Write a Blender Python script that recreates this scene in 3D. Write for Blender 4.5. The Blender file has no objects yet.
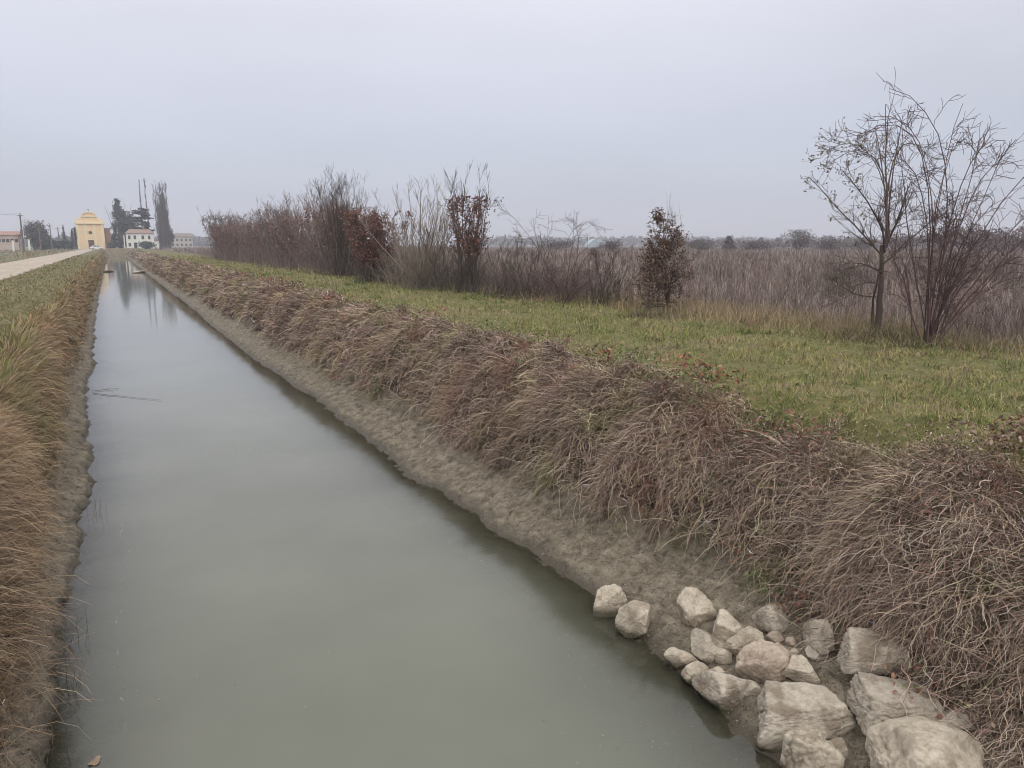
import bpy, math, random
import numpy as np
from mathutils import Vector

sc = bpy.context.scene
col = sc.collection
R = math.radians

# ------------------------------------------------------------------ camera
F = 754.0; CX, CY = 512.0, 384.0; HOR = 244.5; VPX = 110.0; CAMZ = 3.6
PITCH = math.atan((CY - HOR) / F)
FP = F / math.cos(PITCH)
YAW = math.atan((CX - VPX) / FP)
cam_d = bpy.data.cameras.new('camera'); cam = bpy.data.objects.new('camera', cam_d); col.objects.link(cam)
cam_d.sensor_width = 36.0; cam_d.lens = 36.0 * F / 1024.0
cam_d.clip_start = 0.05; cam_d.clip_end = 9000
cam.location = (0, 0, CAMZ); cam.rotation_euler = (R(90) - PITCH, 0, -YAW)
sc.camera = cam

# ------------------------------------------------------------------ world, sun, exposure
w = bpy.data.worlds.new('World'); sc.world = w; w.use_nodes = True
nt = w.node_tree; N = nt.nodes; Lk = nt.links; N.clear()
out = N.new('ShaderNodeOutputWorld'); bg = N.new('ShaderNodeBackground'); bg.inputs[1].default_value = 0.1
sky = N.new('ShaderNodeTexSky'); sky.sky_type = 'NISHITA'; sky.sun_disc = False
SUN_EL, SUN_AZ = R(38), R(200)
sky.sun_elevation = SUN_EL; sky.sun_rotation = SUN_AZ; sky.dust_density = 4
tc = N.new('ShaderNodeTexCoord'); sep = N.new('ShaderNodeSeparateXYZ'); Lk.new(tc.outputs['Generated'], sep.inputs[0])
ramp = N.new('ShaderNodeValToRGB'); cr = ramp.color_ramp
cr.elements[0].position = 0.0; cr.elements[0].color = (0.56, 0.555, 0.615, 1)
cr.elements[1].position = 1.0; cr.elements[1].color = (1.62, 1.60, 1.60, 1)
for p, c in ((0.06, (0.515, 0.540, 0.620)), (0.13, (0.545, 0.575, 0.670)), (0.20, (0.610, 0.625, 0.715)), (0.33, (0.74, 0.742, 0.82)), (0.55, (1.15, 1.14, 1.16))):
    e = cr.elements.new(p); e.color = (*c, 1)
Lk.new(sep.outputs[2], ramp.inputs[0])
# soft unevenness of the cloud layer
mp = N.new('ShaderNodeMapping'); mp.inputs['Scale'].default_value = (1, 1, 3.2); Lk.new(tc.outputs['Generated'], mp.inputs[0])
nz = N.new('ShaderNodeTexNoise'); nz.inputs['Scale'].default_value = 1.6; nz.inputs['Detail'].default_value = 5; Lk.new(mp.outputs[0], nz.inputs[0])
mr = N.new('ShaderNodeMapRange'); mr.inputs[1].default_value = 0.3; mr.inputs[2].default_value = 0.7
mr.inputs[3].default_value = 0.93; mr.inputs[4].default_value = 1.07; Lk.new(nz.outputs[0], mr.inputs[0])
vm = N.new('ShaderNodeVectorMath'); vm.operation = 'SCALE'; Lk.new(ramp.outputs[0], vm.inputs[0]); Lk.new(mr.outputs[0], vm.inputs['Scale'])
up = N.new('ShaderNodeVectorMath'); up.operation = 'SCALE'; up.inputs['Scale'].default_value = 10.0; Lk.new(vm.outputs[0], up.inputs[0])
mix = N.new('ShaderNodeMix'); mix.data_type = 'RGBA'; mix.inputs[0].default_value = 0.94
Lk.new(sky.outputs[0], mix.inputs[6]); Lk.new(up.outputs[0], mix.inputs[7])
Lk.new(mix.outputs[2], bg.inputs[0]); Lk.new(bg.outputs[0], out.inputs[0])

sd = bpy.data.lights.new('sun', 'SUN'); sd.energy = 0.8; sd.angle = R(40); sd.color = (1, 0.965, 0.92)
sun = bpy.data.objects.new('sun', sd); col.objects.link(sun)
_s = Vector((math.sin(SUN_AZ) * math.cos(SUN_EL), math.cos(SUN_AZ) * math.cos(SUN_EL), math.sin(SUN_EL)))
sun.rotation_euler = _s.to_track_quat('Z', 'Y').to_euler(); sun.location = (0, 0, 60)
sc.view_settings.view_transform = 'Standard'; sc.view_settings.look = 'None'
sc.view_settings.exposure = 0.2; sc.view_settings.gamma = 1.0
sc.cycles.use_denoising = True; sc.cycles.filter_width = 1.0
sc.cycles.max_bounces = 5; sc.cycles.transparent_max_bounces = 8

# ------------------------------------------------------------------ projection helpers
RT = np.array([math.cos(YAW), -math.sin(YAW), 0.0])
FW = np.array([math.sin(YAW), math.cos(YAW), 0.0])
def ray(px, py):
    a = (px - CX); b = (py - CY)
    down = b * math.cos(PITCH) + F * math.sin(PITCH); fwd = F * math.cos(PITCH) - b * math.sin(PITCH)
    return RT * a + FW * fwd + np.array([0, 0, -down])
def gpt(px, py, z=1.85):            # point seen at a pixel on the level z
    r = ray(px, py); t = (CAMZ - z) / -r[2]; return np.array([r[0] * t, r[1] * t, z])
def ypt(px, py, Y):                 # point seen at a pixel on the vertical plane y = Y
    r = ray(px, py); t = Y / r[1]; return np.array([r[0] * t, Y, CAMZ + r[2] * t])

# ------------------------------------------------------------------ noise
def _h(ix, iy, seed):
    n = (ix.astype(np.int64) * 374761393 + iy.astype(np.int64) * 668265263 + seed * 1274126177) & 0xffffffff
    n = ((n ^ (n >> 13)) * 1274126177) & 0xffffffff
    n = ((n ^ (n >> 16)) * 2246822519) & 0xffffffff
    return ((n ^ (n >> 15)) & 0xffffff) / float(0xffffff)
def vn(x, y, seed=0):
    x, y = np.broadcast_arrays(np.asarray(x, float), np.asarray(y, float))
    ix = np.floor(x); iy = np.floor(y); fx = x - ix; fy = y - iy
    fx = fx * fx * (3 - 2 * fx); fy = fy * fy * (3 - 2 * fy)
    a = _h(ix, iy, seed); b = _h(ix + 1, iy, seed); c = _h(ix, iy + 1, seed); d = _h(ix + 1, iy + 1, seed)
    return (a * (1 - fx) + b * fx) * (1 - fy) + (c * (1 - fx) + d * fx) * fy
def fbm(x, y, seed=0, o=4):
    s = 0; a = 0.5; t = 0
    for i in range(o):
        s = s + a * (vn(x, y, seed + i * 17) * 2 - 1); t += a; a *= 0.5; x = x * 2.03; y = y * 2.03
    return s / t
def sm(x, a, b):
    t = np.clip((x - a) / (b - a), 0, 1); return t * t * (3 - 2 * t)

# ------------------------------------------------------------------ terrain
YEND = 256.0
_ye = [3.5, 5.2, 7, 8.5, 10.6, 17, 24.5, 55, 95, 300]; _re = [3.86, 4.02, 4.2, 4.08, 3.93, 4.02, 3.80, 3.90, 3.88, 3.85]
_yl = [4, 6, 8, 9.6, 12, 15, 20, 27, 35, 45, 124, 300]; _le = [-.86, -.84, -.80, -.66, -.62, -.64, -.84, -.80, -.90, -1.0, -1.15, -1.2]
def edgeR(y):
    return np.interp(y, _ye, _re) + 0.10 * fbm(y / 0.9, 0 * y, 3, 2) + 0.035 * fbm(y / 0.16, 0 * y, 4, 2) + 0.10 * fbm(y / 9, 0 * y, 5, 2) * sm(y, 12, 30)
def edgeL(y):
    return np.interp(y, _yl, _le) + 0.13 * fbm(y / 0.8, 0 * y, 9, 2) + 0.05 * fbm(y / 0.17, 0 * y, 10, 2) + 0.10 * fbm(y / 9, 0 * y, 8, 2) * sm(y, 20, 40)
def leftk(y): return 1 + 1.0 * (1 - sm(y, 7.2, 10.0))
def mudw(y):
    return 0.92 + 0.16 * fbm(y / 1.3, 0 * y, 21, 2) + 0.42 * sm(y, 6.8, 5.4) - 0.25 * sm(y, 30, 70)
PRX = np.array([-2.6, -1.2, -0.45, 0, 0.04, 0.5, 0.58, 0.78, 1.10, 1.50, 1.85, 2.3])
PRZ = np.array([-1.3, -0.42, -0.12, 0, 0.05, 0.33, 0.52, 0.95, 1.32, 1.66, 1.82, 1.87])
PLX = np.array([-2.6, -0.9, -0.35, 0, 0.04, 0.42, 0.50, 0.62, 0.76, 0.96, 1.3])
PLZ = np.array([-1.3, -0.5, -0.15, 0, 0.07, 0.27, 0.50, 0.98, 1.38, 1.70, 1.85])
def terrain(x, y):
    x = np.asarray(x, float); y = np.asarray(y, float); x, y = np.broadcast_arrays(x, y)
    sR = x - edgeR(y); mw = mudw(y)
    u = np.where(sR < 0, sR, np.where(sR < mw, sR / mw * 0.5, 0.5 + (sR - mw) * 1.2))
    zr = np.interp(u, PRX, PRZ)
    sL = -(x - edgeL(y)); sL = np.where(sL > 0, sL * leftk(y), sL); zl = np.interp(sL, PLX, PLZ)
    right = x > 1.6
    z = np.where(right, zr, zl)
    uu = np.where(right, u, sL + 0.08)
    mud = sm(uu, -0.15, 0.02) * (1 - sm(uu, 0.5, 0.62))
    veg = sm(uu, 0.5, 0.66) * (1 - sm(uu, 2.0, 3.0))
    flat = sm(uu, 1.7, 2.6)
    z = z + mud * (0.05 * fbm(x * 1.6, y * 4.0, 31, 4) + 0.075 * (0.3 - np.abs(fbm(x * 4.5, y * 6, 33, 3))) + 0.030 * fbm(x * 13, y * 15, 35, 2)) * sm(np.abs(uu), 0.0, 0.06)
    z = z + veg * (0.20 * fbm(x * 1.3, y * 1.15, 41, 3) + 0.13 * fbm(x * 3.2, y * 3.0, 43, 2) - 0.03)
    z = z + flat * (0.045 * fbm(x * 0.6, y * 0.6, 51, 3) + 0.016 * fbm(x * 4, y * 4, 53, 2))
    # road bed stays level
    rd = sm(x, -9.6, -9.0) * (1 - sm(x, -5.0, -4.5)); z = z * (1 - rd) + 1.85 * rd
    # far end of the canal closes under the cross road
    e = sm(y, YEND - 4, YEND + 30); z = np.where(x > -1.5, z * (1 - e) + 1.87 * e, z)
    z = z + 0.8 * fbm(x / 260, y / 260, 61, 2) * sm(np.hypot(x, y), 500, 1400)
    return z
def spacing(a, b, d0, g, c=0.0):
    v = [a]; 
    while v[-1] < b: v.append(v[-1] + max(d0, d0 + g * (abs(v[-1] - c) )))
    v[-1] = b; return v

# ------------------------------------------------------------------ mesh helpers
def quadmesh(name, V, Q, mat, parent=None, cols=None, smooth=True):
    me = bpy.data.meshes.new(name)
    V = np.asarray(V, np.float32); Q = np.asarray(Q, np.int32)
    me.vertices.add(len(V)); me.vertices.foreach_set('co', V.ravel())
    me.loops.add(Q.size); me.loops.foreach_set('vertex_index', Q.ravel())
    me.polygons.add(len(Q)); me.polygons.foreach_set('loop_start', np.arange(0, Q.size, Q.shape[1], dtype=np.int32))
    me.update(calc_edges=True)
    me.polygons.foreach_set('use_smooth', np.full(len(Q), smooth))
    if cols is not None:
        at = me.color_attributes.new('col', 'FLOAT_COLOR', 'POINT')
        c = np.ones((len(V), 4), np.float32); c[:, :3] = cols; at.data.foreach_set('color', c.ravel())
    me.materials.append(mat)
    o = bpy.data.objects.new(name, me); col.objects.link(o)
    if parent: o.parent = parent
    return o
def cat(parts):
    Vs, Qs, Cs, n = [], [], [], 0
    for V, Q, C in parts:
        Vs.append(V); Qs.append(Q + n); Cs.append(C); n += len(V)
    return np.concatenate(Vs), np.concatenate(Qs), np.concatenate(Cs)
def norm(v): return v / np.maximum(np.linalg.norm(v, axis=-1, keepdims=True), 1e-9)
def ribbons(P, W, side, C):
    """P (n,k,3) centre lines, W (n,k) widths, side (n,3), C (n,3)"""
    n, k, _ = P.shape
    s = side[:, None, :] * (W[..., None] * 0.5)
    V = np.stack([P - s, P + s], 2).reshape(-1, 3)
    b = (np.arange(n) * k * 2)[:, None] + (np.arange(k - 1) * 2)[None]
    Q = np.stack([b, b + 1, b + 3, b + 2], -1).reshape(-1, 4)
    return V, Q, np.repeat(C, k * 2, 0)
def tubes(P, Rr, S, C):
    n, k, _ = P.shape
    T = np.gradient(P, axis=1); T = norm(T)
    ref = np.where(np.abs(T[:, :1, 2:3]) > 0.8, np.array([1., 0.2, 0]), np.array([0.1, 0, 1.]))
    A = norm(np.cross(T, np.broadcast_to(ref, T.shape))); B = np.cross(T, A)
    ang = np.arange(S) * 2 * math.pi / S
    V = P[:, :, None] + Rr[:, :, None, None] * (A[:, :, None] * np.cos(ang)[None, None, :, None] + B[:, :, None] * np.sin(ang)[None, None, :, None])
    V = V.reshape(-1, 3)
    base = (np.arange(n) * k * S)[:, None, None] + (np.arange(k - 1) * S)[None, :, None]
    i = np.arange(S)[None, None]; j = (np.arange(S) + 1)[None, None] % S
    Q = np.stack(np.broadcast_arrays(base + i, base + j, base + S + j, base + S + i), -1).reshape(-1, 4)
    return V, Q, np.repeat(C, k * S, 0)
def cards(rng, P, size, C, flat=0.0):
    """little leaf quads, randomly turned"""
    n = len(P); a = norm(rng.normal(size=(n, 3))); b = rng.normal(size=(n, 3)); b = norm(b - (a * b).sum(-1, keepdims=True) * a)
    if flat: a[:, 2] *= 1 - flat; b[:, 2] *= 1 - flat
    s = (size * rng.uniform(0.6, 1.3, n))[:, None]
    V = np.stack([P - a * s, P - b * s * 0.55, P + a * s, P + b * s * 0.55], 1).reshape(-1, 3)
    Q = np.arange(n * 4).reshape(n, 4)
    return V, Q, np.repeat(C, 4, 0)

# ------------------------------------------------------------------ materials
def mat(name):
    m = bpy.data.materials.new(name); m.use_nodes = True
    return m, m.node_tree, m.node_tree.nodes['Principled BSDF']
def noise_mat(name, cols, scale=1.0, detail=6, rough=0.9, bump=0.0, bscale=None, bdist=0.02, spec=0.25, stretch=(1, 1, 1), second=None):
    m, t, b = mat(name); n = t.nodes; l = t.links
    g = n.new('ShaderNodeNewGeometry'); mpn = n.new('ShaderNodeMapping'); mpn.inputs['Scale'].default_value = stretch
    l.new(g.outputs['Position'], mpn.inputs[0])
    z = n.new('ShaderNodeTexNoise'); z.inputs['Scale'].default_value = scale; z.inputs['Detail'].default_value = detail; z.inputs['Roughness'].default_value = 0.6
    l.new(mpn.outputs[0], z.inputs[0])
    r = n.new('ShaderNodeValToRGB'); l.new(z.outputs[0], r.inputs[0])
    k = len(cols)
    for i, c in enumerate(cols):
        p = 0.3 + 0.4 * i / max(1, k - 1)
        e = r.color_ramp.elements[i] if i < 2 else r.color_ramp.elements.new(p)
        e.position = p; e.color = (*c, 1)
    src = r.outputs[0]
    if second:
        c2, s2, amt = second
        z2 = n.new('ShaderNodeTexNoise'); z2.inputs['Scale'].default_value = s2; z2.inputs['Detail'].default_value = 4; l.new(mpn.outputs[0], z2.inputs[0])
        m2 = n.new('ShaderNodeMapRange'); m2.inputs[1].default_value = 0.48; m2.inputs[2].default_value = 0.62; m2.inputs[4].default_value = amt; l.new(z2.outputs[0], m2.inputs[0])
        mx = n.new('ShaderNodeMix'); mx.data_type = 'RGBA'; l.new(m2.outputs[0], mx.inputs[0]); l.new(src, mx.inputs[6]); mx.inputs[7].default_value = (*c2, 1)
        src = mx.outputs[2]
    l.new(src, b.inputs['Base Color'])
    b.inputs['Roughness'].default_value = rough; b.inputs['Specular IOR Level'].default_value = spec
    if bump:
        z3 = n.new('ShaderNodeTexNoise'); z3.inputs['Scale'].default_value = bscale or scale * 4; z3.inputs['Detail'].default_value = 8; z3.inputs['Roughness'].default_value = 0.65
        l.new(mpn.outputs[0], z3.inputs[0])
        bp = n.new('ShaderNodeBump'); bp.inputs['Strength'].default_value = bump; bp.inputs['Distance'].default_value = bdist
        l.new(z3.outputs[0], bp.inputs['Height']); l.new(bp.outputs[0], b.inputs['Normal'])
    return m
def attr_mat(name, rough=0.85, spec=0.15, trans=0.0):
    m, t, b = mat(name); a = t.nodes.new('ShaderNodeAttribute'); a.attribute_name = 'col'
    t.links.new(a.outputs['Color'], b.inputs['Base Color'])
    b.inputs['Roughness'].default_value = rough; b.inputs['Specular IOR Level'].default_value = spec
    return m
M_grass = attr_mat('grass blades'); M_bark = attr_mat('bark', 0.9); M_leaf = attr_mat('leaves', 0.75, 0.2)
M_meadow = noise_mat('meadow soil', [(0.06, 0.062, 0.022), (0.125, 0.12, 0.042), (0.20, 0.165, 0.08)], 9, 8, bump=0.8, bscale=14, bdist=0.04)
M_verge = noise_mat('verge soil', [(0.07, 0.066, 0.03), (0.13, 0.118, 0.055), (0.20, 0.165, 0.09)], 6, 8, bump=0.8, bscale=14, bdist=0.04)
M_bank = noise_mat('bank thatch', [(0.035, 0.026, 0.02), (0.07, 0.052, 0.04), (0.12, 0.092, 0.072)], 5, 8, bump=1.0, bscale=22, bdist=0.05)
M_field = noise_mat('field soil', [(0.075, 0.058, 0.048), (0.115, 0.092, 0.075), (0.16, 0.13, 0.105)], 0.35, 8, bump=0.8, bscale=3, bdist=0.1)
M_fieldL = noise_mat('winter field', [(0.105, 0.115, 0.07), (0.14, 0.14, 0.09), (0.17, 0.145, 0.105)], 0.06, 8, bump=0.5, bscale=3, bdist=0.05)
M_road = noise_mat('gravel', [(0.30, 0.245, 0.19), (0.40, 0.335, 0.27), (0.47, 0.405, 0.335)], 3.0, 10, bump=0.6, bscale=40, bdist=0.01, stretch=(1, 0.35, 1), second=((0.30, 0.27, 0.21), 0.8, 0.5))
M_track = noise_mat('cross road', [(0.22, 0.21, 0.19), (0.30, 0.28, 0.25)], 1.0, 8)
# mud: wet and darker just above the water line
def mud_mat():
    m, t, b = mat('bank mud'); n = t.nodes; l = t.links
    g = n.new('ShaderNodeNewGeometry'); z = n.new('ShaderNodeTexNoise'); z.inputs['Scale'].default_value = 6; z.inputs['Detail'].default_value = 12; z.inputs['Roughness'].default_value = 0.78
    l.new(g.outputs['Position'], z.inputs[0])
    r = n.new('ShaderNodeValToRGB'); l.new(z.outputs[0], r.inputs[0])
    cs = [(0.38, (0.075, 0.060, 0.043)), (0.5, (0.175, 0.148, 0.108)), (0.62, (0.275, 0.238, 0.178))]
    for i, (p, c) in enumerate(cs):
        e = r.color_ramp.elements[i] if i < 2 else r.color_ramp.elements.new(p); e.position = p; e.color = (*c, 1)
    s = n.new('ShaderNodeSeparateXYZ'); l.new(g.outputs['Position'], s.inputs[0])
    ad = n.new('ShaderNodeMath'); ad.operation = 'MULTIPLY_ADD'; ad.inputs[1].default_value = -0.10; l.new(z.outputs[0], ad.inputs[0]); l.new(s.outputs[2], ad.inputs[2])
    mrn = n.new('ShaderNodeMapRange'); mrn.inputs[1].default_value = -0.04; mrn.inputs[2].default_value = 0.06; l.new(ad.outputs[0], mrn.inputs[0])
    mx = n.new('ShaderNodeMix'); mx.data_type = 'RGBA'; l.new(mrn.outputs[0], mx.inputs[0]); l.new(r.outputs[0], mx.inputs[7]); mx.inputs[6].default_value = (0.07, 0.058, 0.040, 1)
    l.new(mx.outputs[2], b.inputs['Base Color'])
    rr = n.new('ShaderNodeMapRange'); rr.inputs[3].default_value = 0.45; rr.inputs[4].default_value = 0.85; l.new(mrn.outputs[0], rr.inputs[0]); l.new(rr.outputs[0], b.inputs['Roughness'])
    b.inputs['Specular IOR Level'].default_value = 0.3
    mpn = n.new('ShaderNodeMapping'); mpn.inputs['Scale'].default_value = (1, 1.4, 1); l.new(g.outputs['Position'], mpn.inputs[0])
    z3 = n.new('ShaderNodeTexNoise'); z3.inputs['Scale'].default_value = 16; z3.inputs['Detail'].default_value = 4; z3.inputs['Roughness'].default_value = 0.6; l.new(mpn.outputs[0], z3.inputs[0])
    bp = n.new('ShaderNodeBump'); bp.inputs['Strength'].default_value = 1.0; bp.inputs['Distance'].default_value = 0.04
    l.new(z3.outputs[0], bp.inputs['Height']); l.new(bp.outputs[0], b.inputs['Normal'])
    return m
M_mud = mud_mat()
def rock_mat(name, a, b_, c, lichen=0.25):
    m, t, b = mat(name); n = t.nodes; l = t.links
    tcn = n.new('ShaderNodeNewGeometry')
    z = n.new('ShaderNodeTexNoise'); z.inputs['Scale'].default_value = 11; z.inputs['Detail'].default_value = 12; z.inputs['Roughness'].default_value = 0.78; l.new(tcn.outputs['Position'], z.inputs[0])
    r = n.new('ShaderNodeValToRGB'); l.new(z.outputs[0], r.inputs[0])
    for i, (p, cc) in enumerate(((0.38, a), (0.5, b_), (0.61, c))):
        e = r.color_ramp.elements[i] if i < 2 else r.color_ramp.elements.new(p); e.position = p; e.color = (*cc, 1)
    # damp, silt-stained foot just above the water
    s = n.new('ShaderNodeSeparateXYZ'); l.new(tcn.outputs['Position'], s.inputs[0])
    ad = n.new('ShaderNodeMath'); ad.operation = 'MULTIPLY_ADD'; ad.inputs[1].default_value = -0.12; l.new(z.outputs[0], ad.inputs[0]); l.new(s.outputs[2], ad.inputs[2])
    mrn = n.new('ShaderNodeMapRange'); mrn.inputs[1].default_value = -0.02; mrn.inputs[2].default_value = 0.05; l.new(ad.outputs[0], mrn.inputs[0])
    mx = n.new('ShaderNodeMix'); mx.data_type = 'RGBA'; l.new(mrn.outputs[0], mx.inputs[0]); l.new(r.outputs[0], mx.inputs[7]); mx.inputs[6].default_value = (0.12, 0.105, 0.07, 1)
    # mud smears
    z2 = n.new('ShaderNodeTexNoise'); z2.inputs['Scale'].default_value = 4.3; z2.inputs['Detail'].default_value = 7; l.new(tcn.outputs['Position'], z2.inputs[0])
    m2 = n.new('ShaderNodeMapRange'); m2.inputs[1].default_value = 0.50; m2.inputs[2].default_value = 0.60; m2.inputs[4].default_value = lichen * 1.5; l.new(z2.outputs[0], m2.inputs[0])
    mx2 = n.new('ShaderNodeMix'); mx2.data_type = 'RGBA'; l.new(m2.outputs[0], mx2.inputs[0]); l.new(mx.outputs[2], mx2.inputs[6]); mx2.inputs[7].default_value = (0.17, 0.13, 0.09, 1)
    l.new(mx2.outputs[2], b.inputs['Base Color']); b.inputs['Roughness'].default_value = 0.88; b.inputs['Specular IOR Level'].default_value = 0.2
    z3 = n.new('ShaderNodeTexNoise'); z3.inputs['Scale'].default_value = 45; z3.inputs['Detail'].default_value = 10; z3.inputs['Roughness'].default_value = 0.78; l.new(tcn.outputs['Position'], z3.inputs[0])
    bp = n.new('ShaderNodeBump'); bp.inputs['Strength'].default_value = 1.0; bp.inputs['Distance'].default_value = 0.012
    l.new(z3.outputs[0], bp.inputs['Height']); l.new(bp.outputs[0], b.inputs['Normal'])
    return m
M_rock = rock_mat('limestone', (0.34, 0.285, 0.215), (0.49, 0.425, 0.335), (0.60, 0.53, 0.43))
M_rockg = rock_mat('grey limestone', (0.30, 0.26, 0.205), (0.43, 0.375, 0.305), (0.53, 0.475, 0.39), 0.45)
M_rockp = rock_mat('pinkish limestone', (0.36, 0.27, 0.21), (0.48, 0.39, 0.31), (0.58, 0.49, 0.40))
# water
def water_mat():
    m, t, b = mat('murky canal water'); n = t.nodes; l = t.links
    g = n.new('ShaderNodeNewGeometry')
    z = n.new('ShaderNodeTexNoise'); z.inputs['Scale'].default_value = 0.35; z.inputs['Detail'].default_value = 4; l.new(g.outputs['Position'], z.inputs[0])
    r = n.new('ShaderNodeValToRGB'); l.new(z.outputs[0], r.inputs[0])
    r.color_ramp.elements[0].position = 0.3; r.color_ramp.elements[0].color = (0.108, 0.113, 0.083, 1)
    r.color_ramp.elements[1].position = 0.7; r.color_ramp.elements[1].color = (0.150, 0.154, 0.116, 1)
    l.new(r.outputs[0], b.inputs['Base Color'])
    b.inputs['Roughness'].default_value = 0.06; b.inputs['IOR'].default_value = 1.48
    # silt hides the bed everywhere but over the shallows: turbidity from the real depth
    a = n.new('ShaderNodeAttribute'); a.attribute_name = 'col'
    s = n.new('ShaderNodeSeparateColor'); l.new(a.outputs['Color'], s.inputs[0])
    tb = n.new('ShaderNodeBsdfTransparent'); tb.inputs[0].default_value = (0.80, 0.80, 0.70, 1)
    gl = n.new('ShaderNodeBsdfGlossy'); gl.inputs['Roughness'].default_value = 0.06
    fr = n.new('ShaderNodeFresnel'); fr.inputs[0].default_value = 1.48
    cm = n.new('ShaderNodeMixShader'); l.new(fr.outputs[0], cm.inputs[0]); l.new(tb.outputs[0], cm.inputs[1]); l.new(gl.outputs[0], cm.inputs[2])
    mx = n.new('ShaderNodeMixShader'); l.new(s.outputs[0], mx.inputs[0]); l.new(cm.outputs[0], mx.inputs[1]); l.new(b.outputs[0], mx.inputs[2])
    l.new(mx.outputs[0], n['Material Output'].inputs[0])
    mpn = n.new('ShaderNodeMapping'); mpn.inputs['Scale'].default_value = (1, 1, 1); l.new(g.outputs['Position'], mpn.inputs[0])
    z3 = n.new('ShaderNodeTexNoise'); z3.inputs['Scale'].default_value = 1.6; z3.inputs['Detail'].default_value = 4; l.new(mpn.outputs[0], z3.inputs[0])
    bp = n.new('ShaderNodeBump'); bp.inputs['Strength'].default_value = 0.05; bp.inputs['Distance'].default_value = 0.05
    l.new(z3.outputs[0], bp.inputs['Height'])
    for q in (b, gl, fr): l.new(bp.outputs[0], q.inputs['Normal'])
    return m
M_water = water_mat()
def plain(name, c, rough=0.7, var=0.12, scale=2.0, spec=0.25, metal=0):
    c = np.array(c); m = noise_mat(name, [tuple(c * (1 - var)), tuple(c * (1 + var))], scale, 6, rough, spec=spec)
    return m

# ------------------------------------------------------------------ the setting
def setp(o, kind=None, label=None, cat_=None, group=None):
    if kind: o['kind'] = kind
    if label: o['label'] = label
    if cat_: o['category'] = cat_
    if group: o['group'] = group
    return o
YS = [-40, -25, -15, -8, -4, -2, -1, -0.4] + spacing(0.0, 3000, 0.055, 0.0075)
YS = np.array(YS)
def sheet(name, xs, m, fn=terrain, ys=YS):
    xs = np.array(xs); X, Y = np.meshgrid(xs, ys); Z = fn(X, Y)
    V = np.stack([X, Y, Z], -1).reshape(-1, 3); nx = len(xs); ny = len(ys)
    i = (np.arange(ny - 1) * nx)[:, None] + np.arange(nx - 1)[None]
    Q = np.stack([i, i + 1, i + nx + 1, i + nx], -1).reshape(-1, 4)
    return V, Q
def add_sheet(name, xs, m, label=None):
    V, Q = sheet(name, xs, m); return setp(quadmesh(name, V, Q, m), 'structure')
ln = lambda a, b, n: list(np.linspace(a, b, n))
# warp columns so zone borders follow the bank: columns given as offsets from the water edges
def bank_sheet(name, offs, edge, sgn, m, width=None):
    offs = np.array(offs); nx = len(offs); ny = len(YS)
    E = edge(YS)[:, None]; W = (width(YS) if width is not None else np.ones(ny))[:, None]
    X = E + sgn * offs[None] * W; Y = np.repeat(YS[:, None], nx, 1); Z = terrain(X, Y)
    V = np.stack([X, Y, Z], -1).reshape(-1, 3); i = (np.arange(ny - 1) * nx)[:, None] + np.arange(nx - 1)[None]
    Q = np.stack([i, i + 1, i + nx + 1, i + nx], -1).reshape(-1, 4)
    if sgn < 0: Q = Q[:, ::-1]
    return setp(quadmesh(name, V, Q, m), 'structure')
YF = np.array([-40, -10, -3, 0] + spacing(1.0, 3000, 0.018, 0.0042))
def grid_between(name, x0f, x1f, ts, m, YS=YS):
    ts = np.array(ts); nx = len(ts); ny = len(YS)
    A = x0f(YS)[:, None]; B = x1f(YS)[:, None]; X = A + (B - A) * ts[None]; Y = np.repeat(YS[:, None], nx, 1); Z = terrain(X, Y)
    V = np.stack([X, Y, Z], -1).reshape(-1, 3); i = (np.arange(ny - 1) * nx)[:, None] + np.arange(nx - 1)[None]
    Q = np.stack([i, i + 1, i + nx + 1, i + nx], -1).reshape(-1, 4)
    return setp(quadmesh(name, V, Q, m), 'structure')
cst = lambda v: (lambda y: np.full_like(np.asarray(y, float), v))
mudR = lambda y: edgeR(y) + mudw(y) + 0.10
mudL = lambda y: edgeL(y) - 0.47 / leftk(y)
topR = lambda y: 5.85 + 0.4 * sm(y, 4.5, 9) + 0.35 * fbm(y / 2.5, 0 * y, 71, 3)
topL = lambda y: -1.6 + 0.15 * (1 - sm(y, 7, 10)) + 0.22 * fbm(y / 2.5, 0 * y, 73, 3)
grid_between('canal_bed', lambda y: edgeL(y) + 0.5, lambda y: edgeR(y) - 0.5, ln(0, 1, 22), M_mud)
grid_between('mud_bank', mudL, lambda y: edgeL(y) + 0.5, ln(0, 1, 48), M_mud, YF)
grid_between('mud_bank', lambda y: edgeR(y) - 0.5, mudR, ln(0, 1, 76), M_mud, YF)
grid_between('canal_bank', topL, mudL, ln(0, 1, 26), M_bank)
grid_between('canal_bank', mudR, topR, ln(0, 1, 50), M_bank)
grid_between('verge', cst(-5.0), topL, ln(0, 1, 26), M_verge)
grid_between('meadow', topR, cst(12.9), ln(0, 1, 48), M_meadow)
grid_between('field', cst(12.9), cst(3000.), np.array([0] + list(np.geomspace(0.0001, 1, 60))), M_field)
grid_between('ground', cst(-10.2), cst(-5.0), ln(0, 1, 10), M_verge)
grid_between('field', cst(-3000.), cst(-10.2), 1 - np.array([0] + list(np.geomspace(0.0001, 1, 50)))[::-1], M_fieldL)
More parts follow.
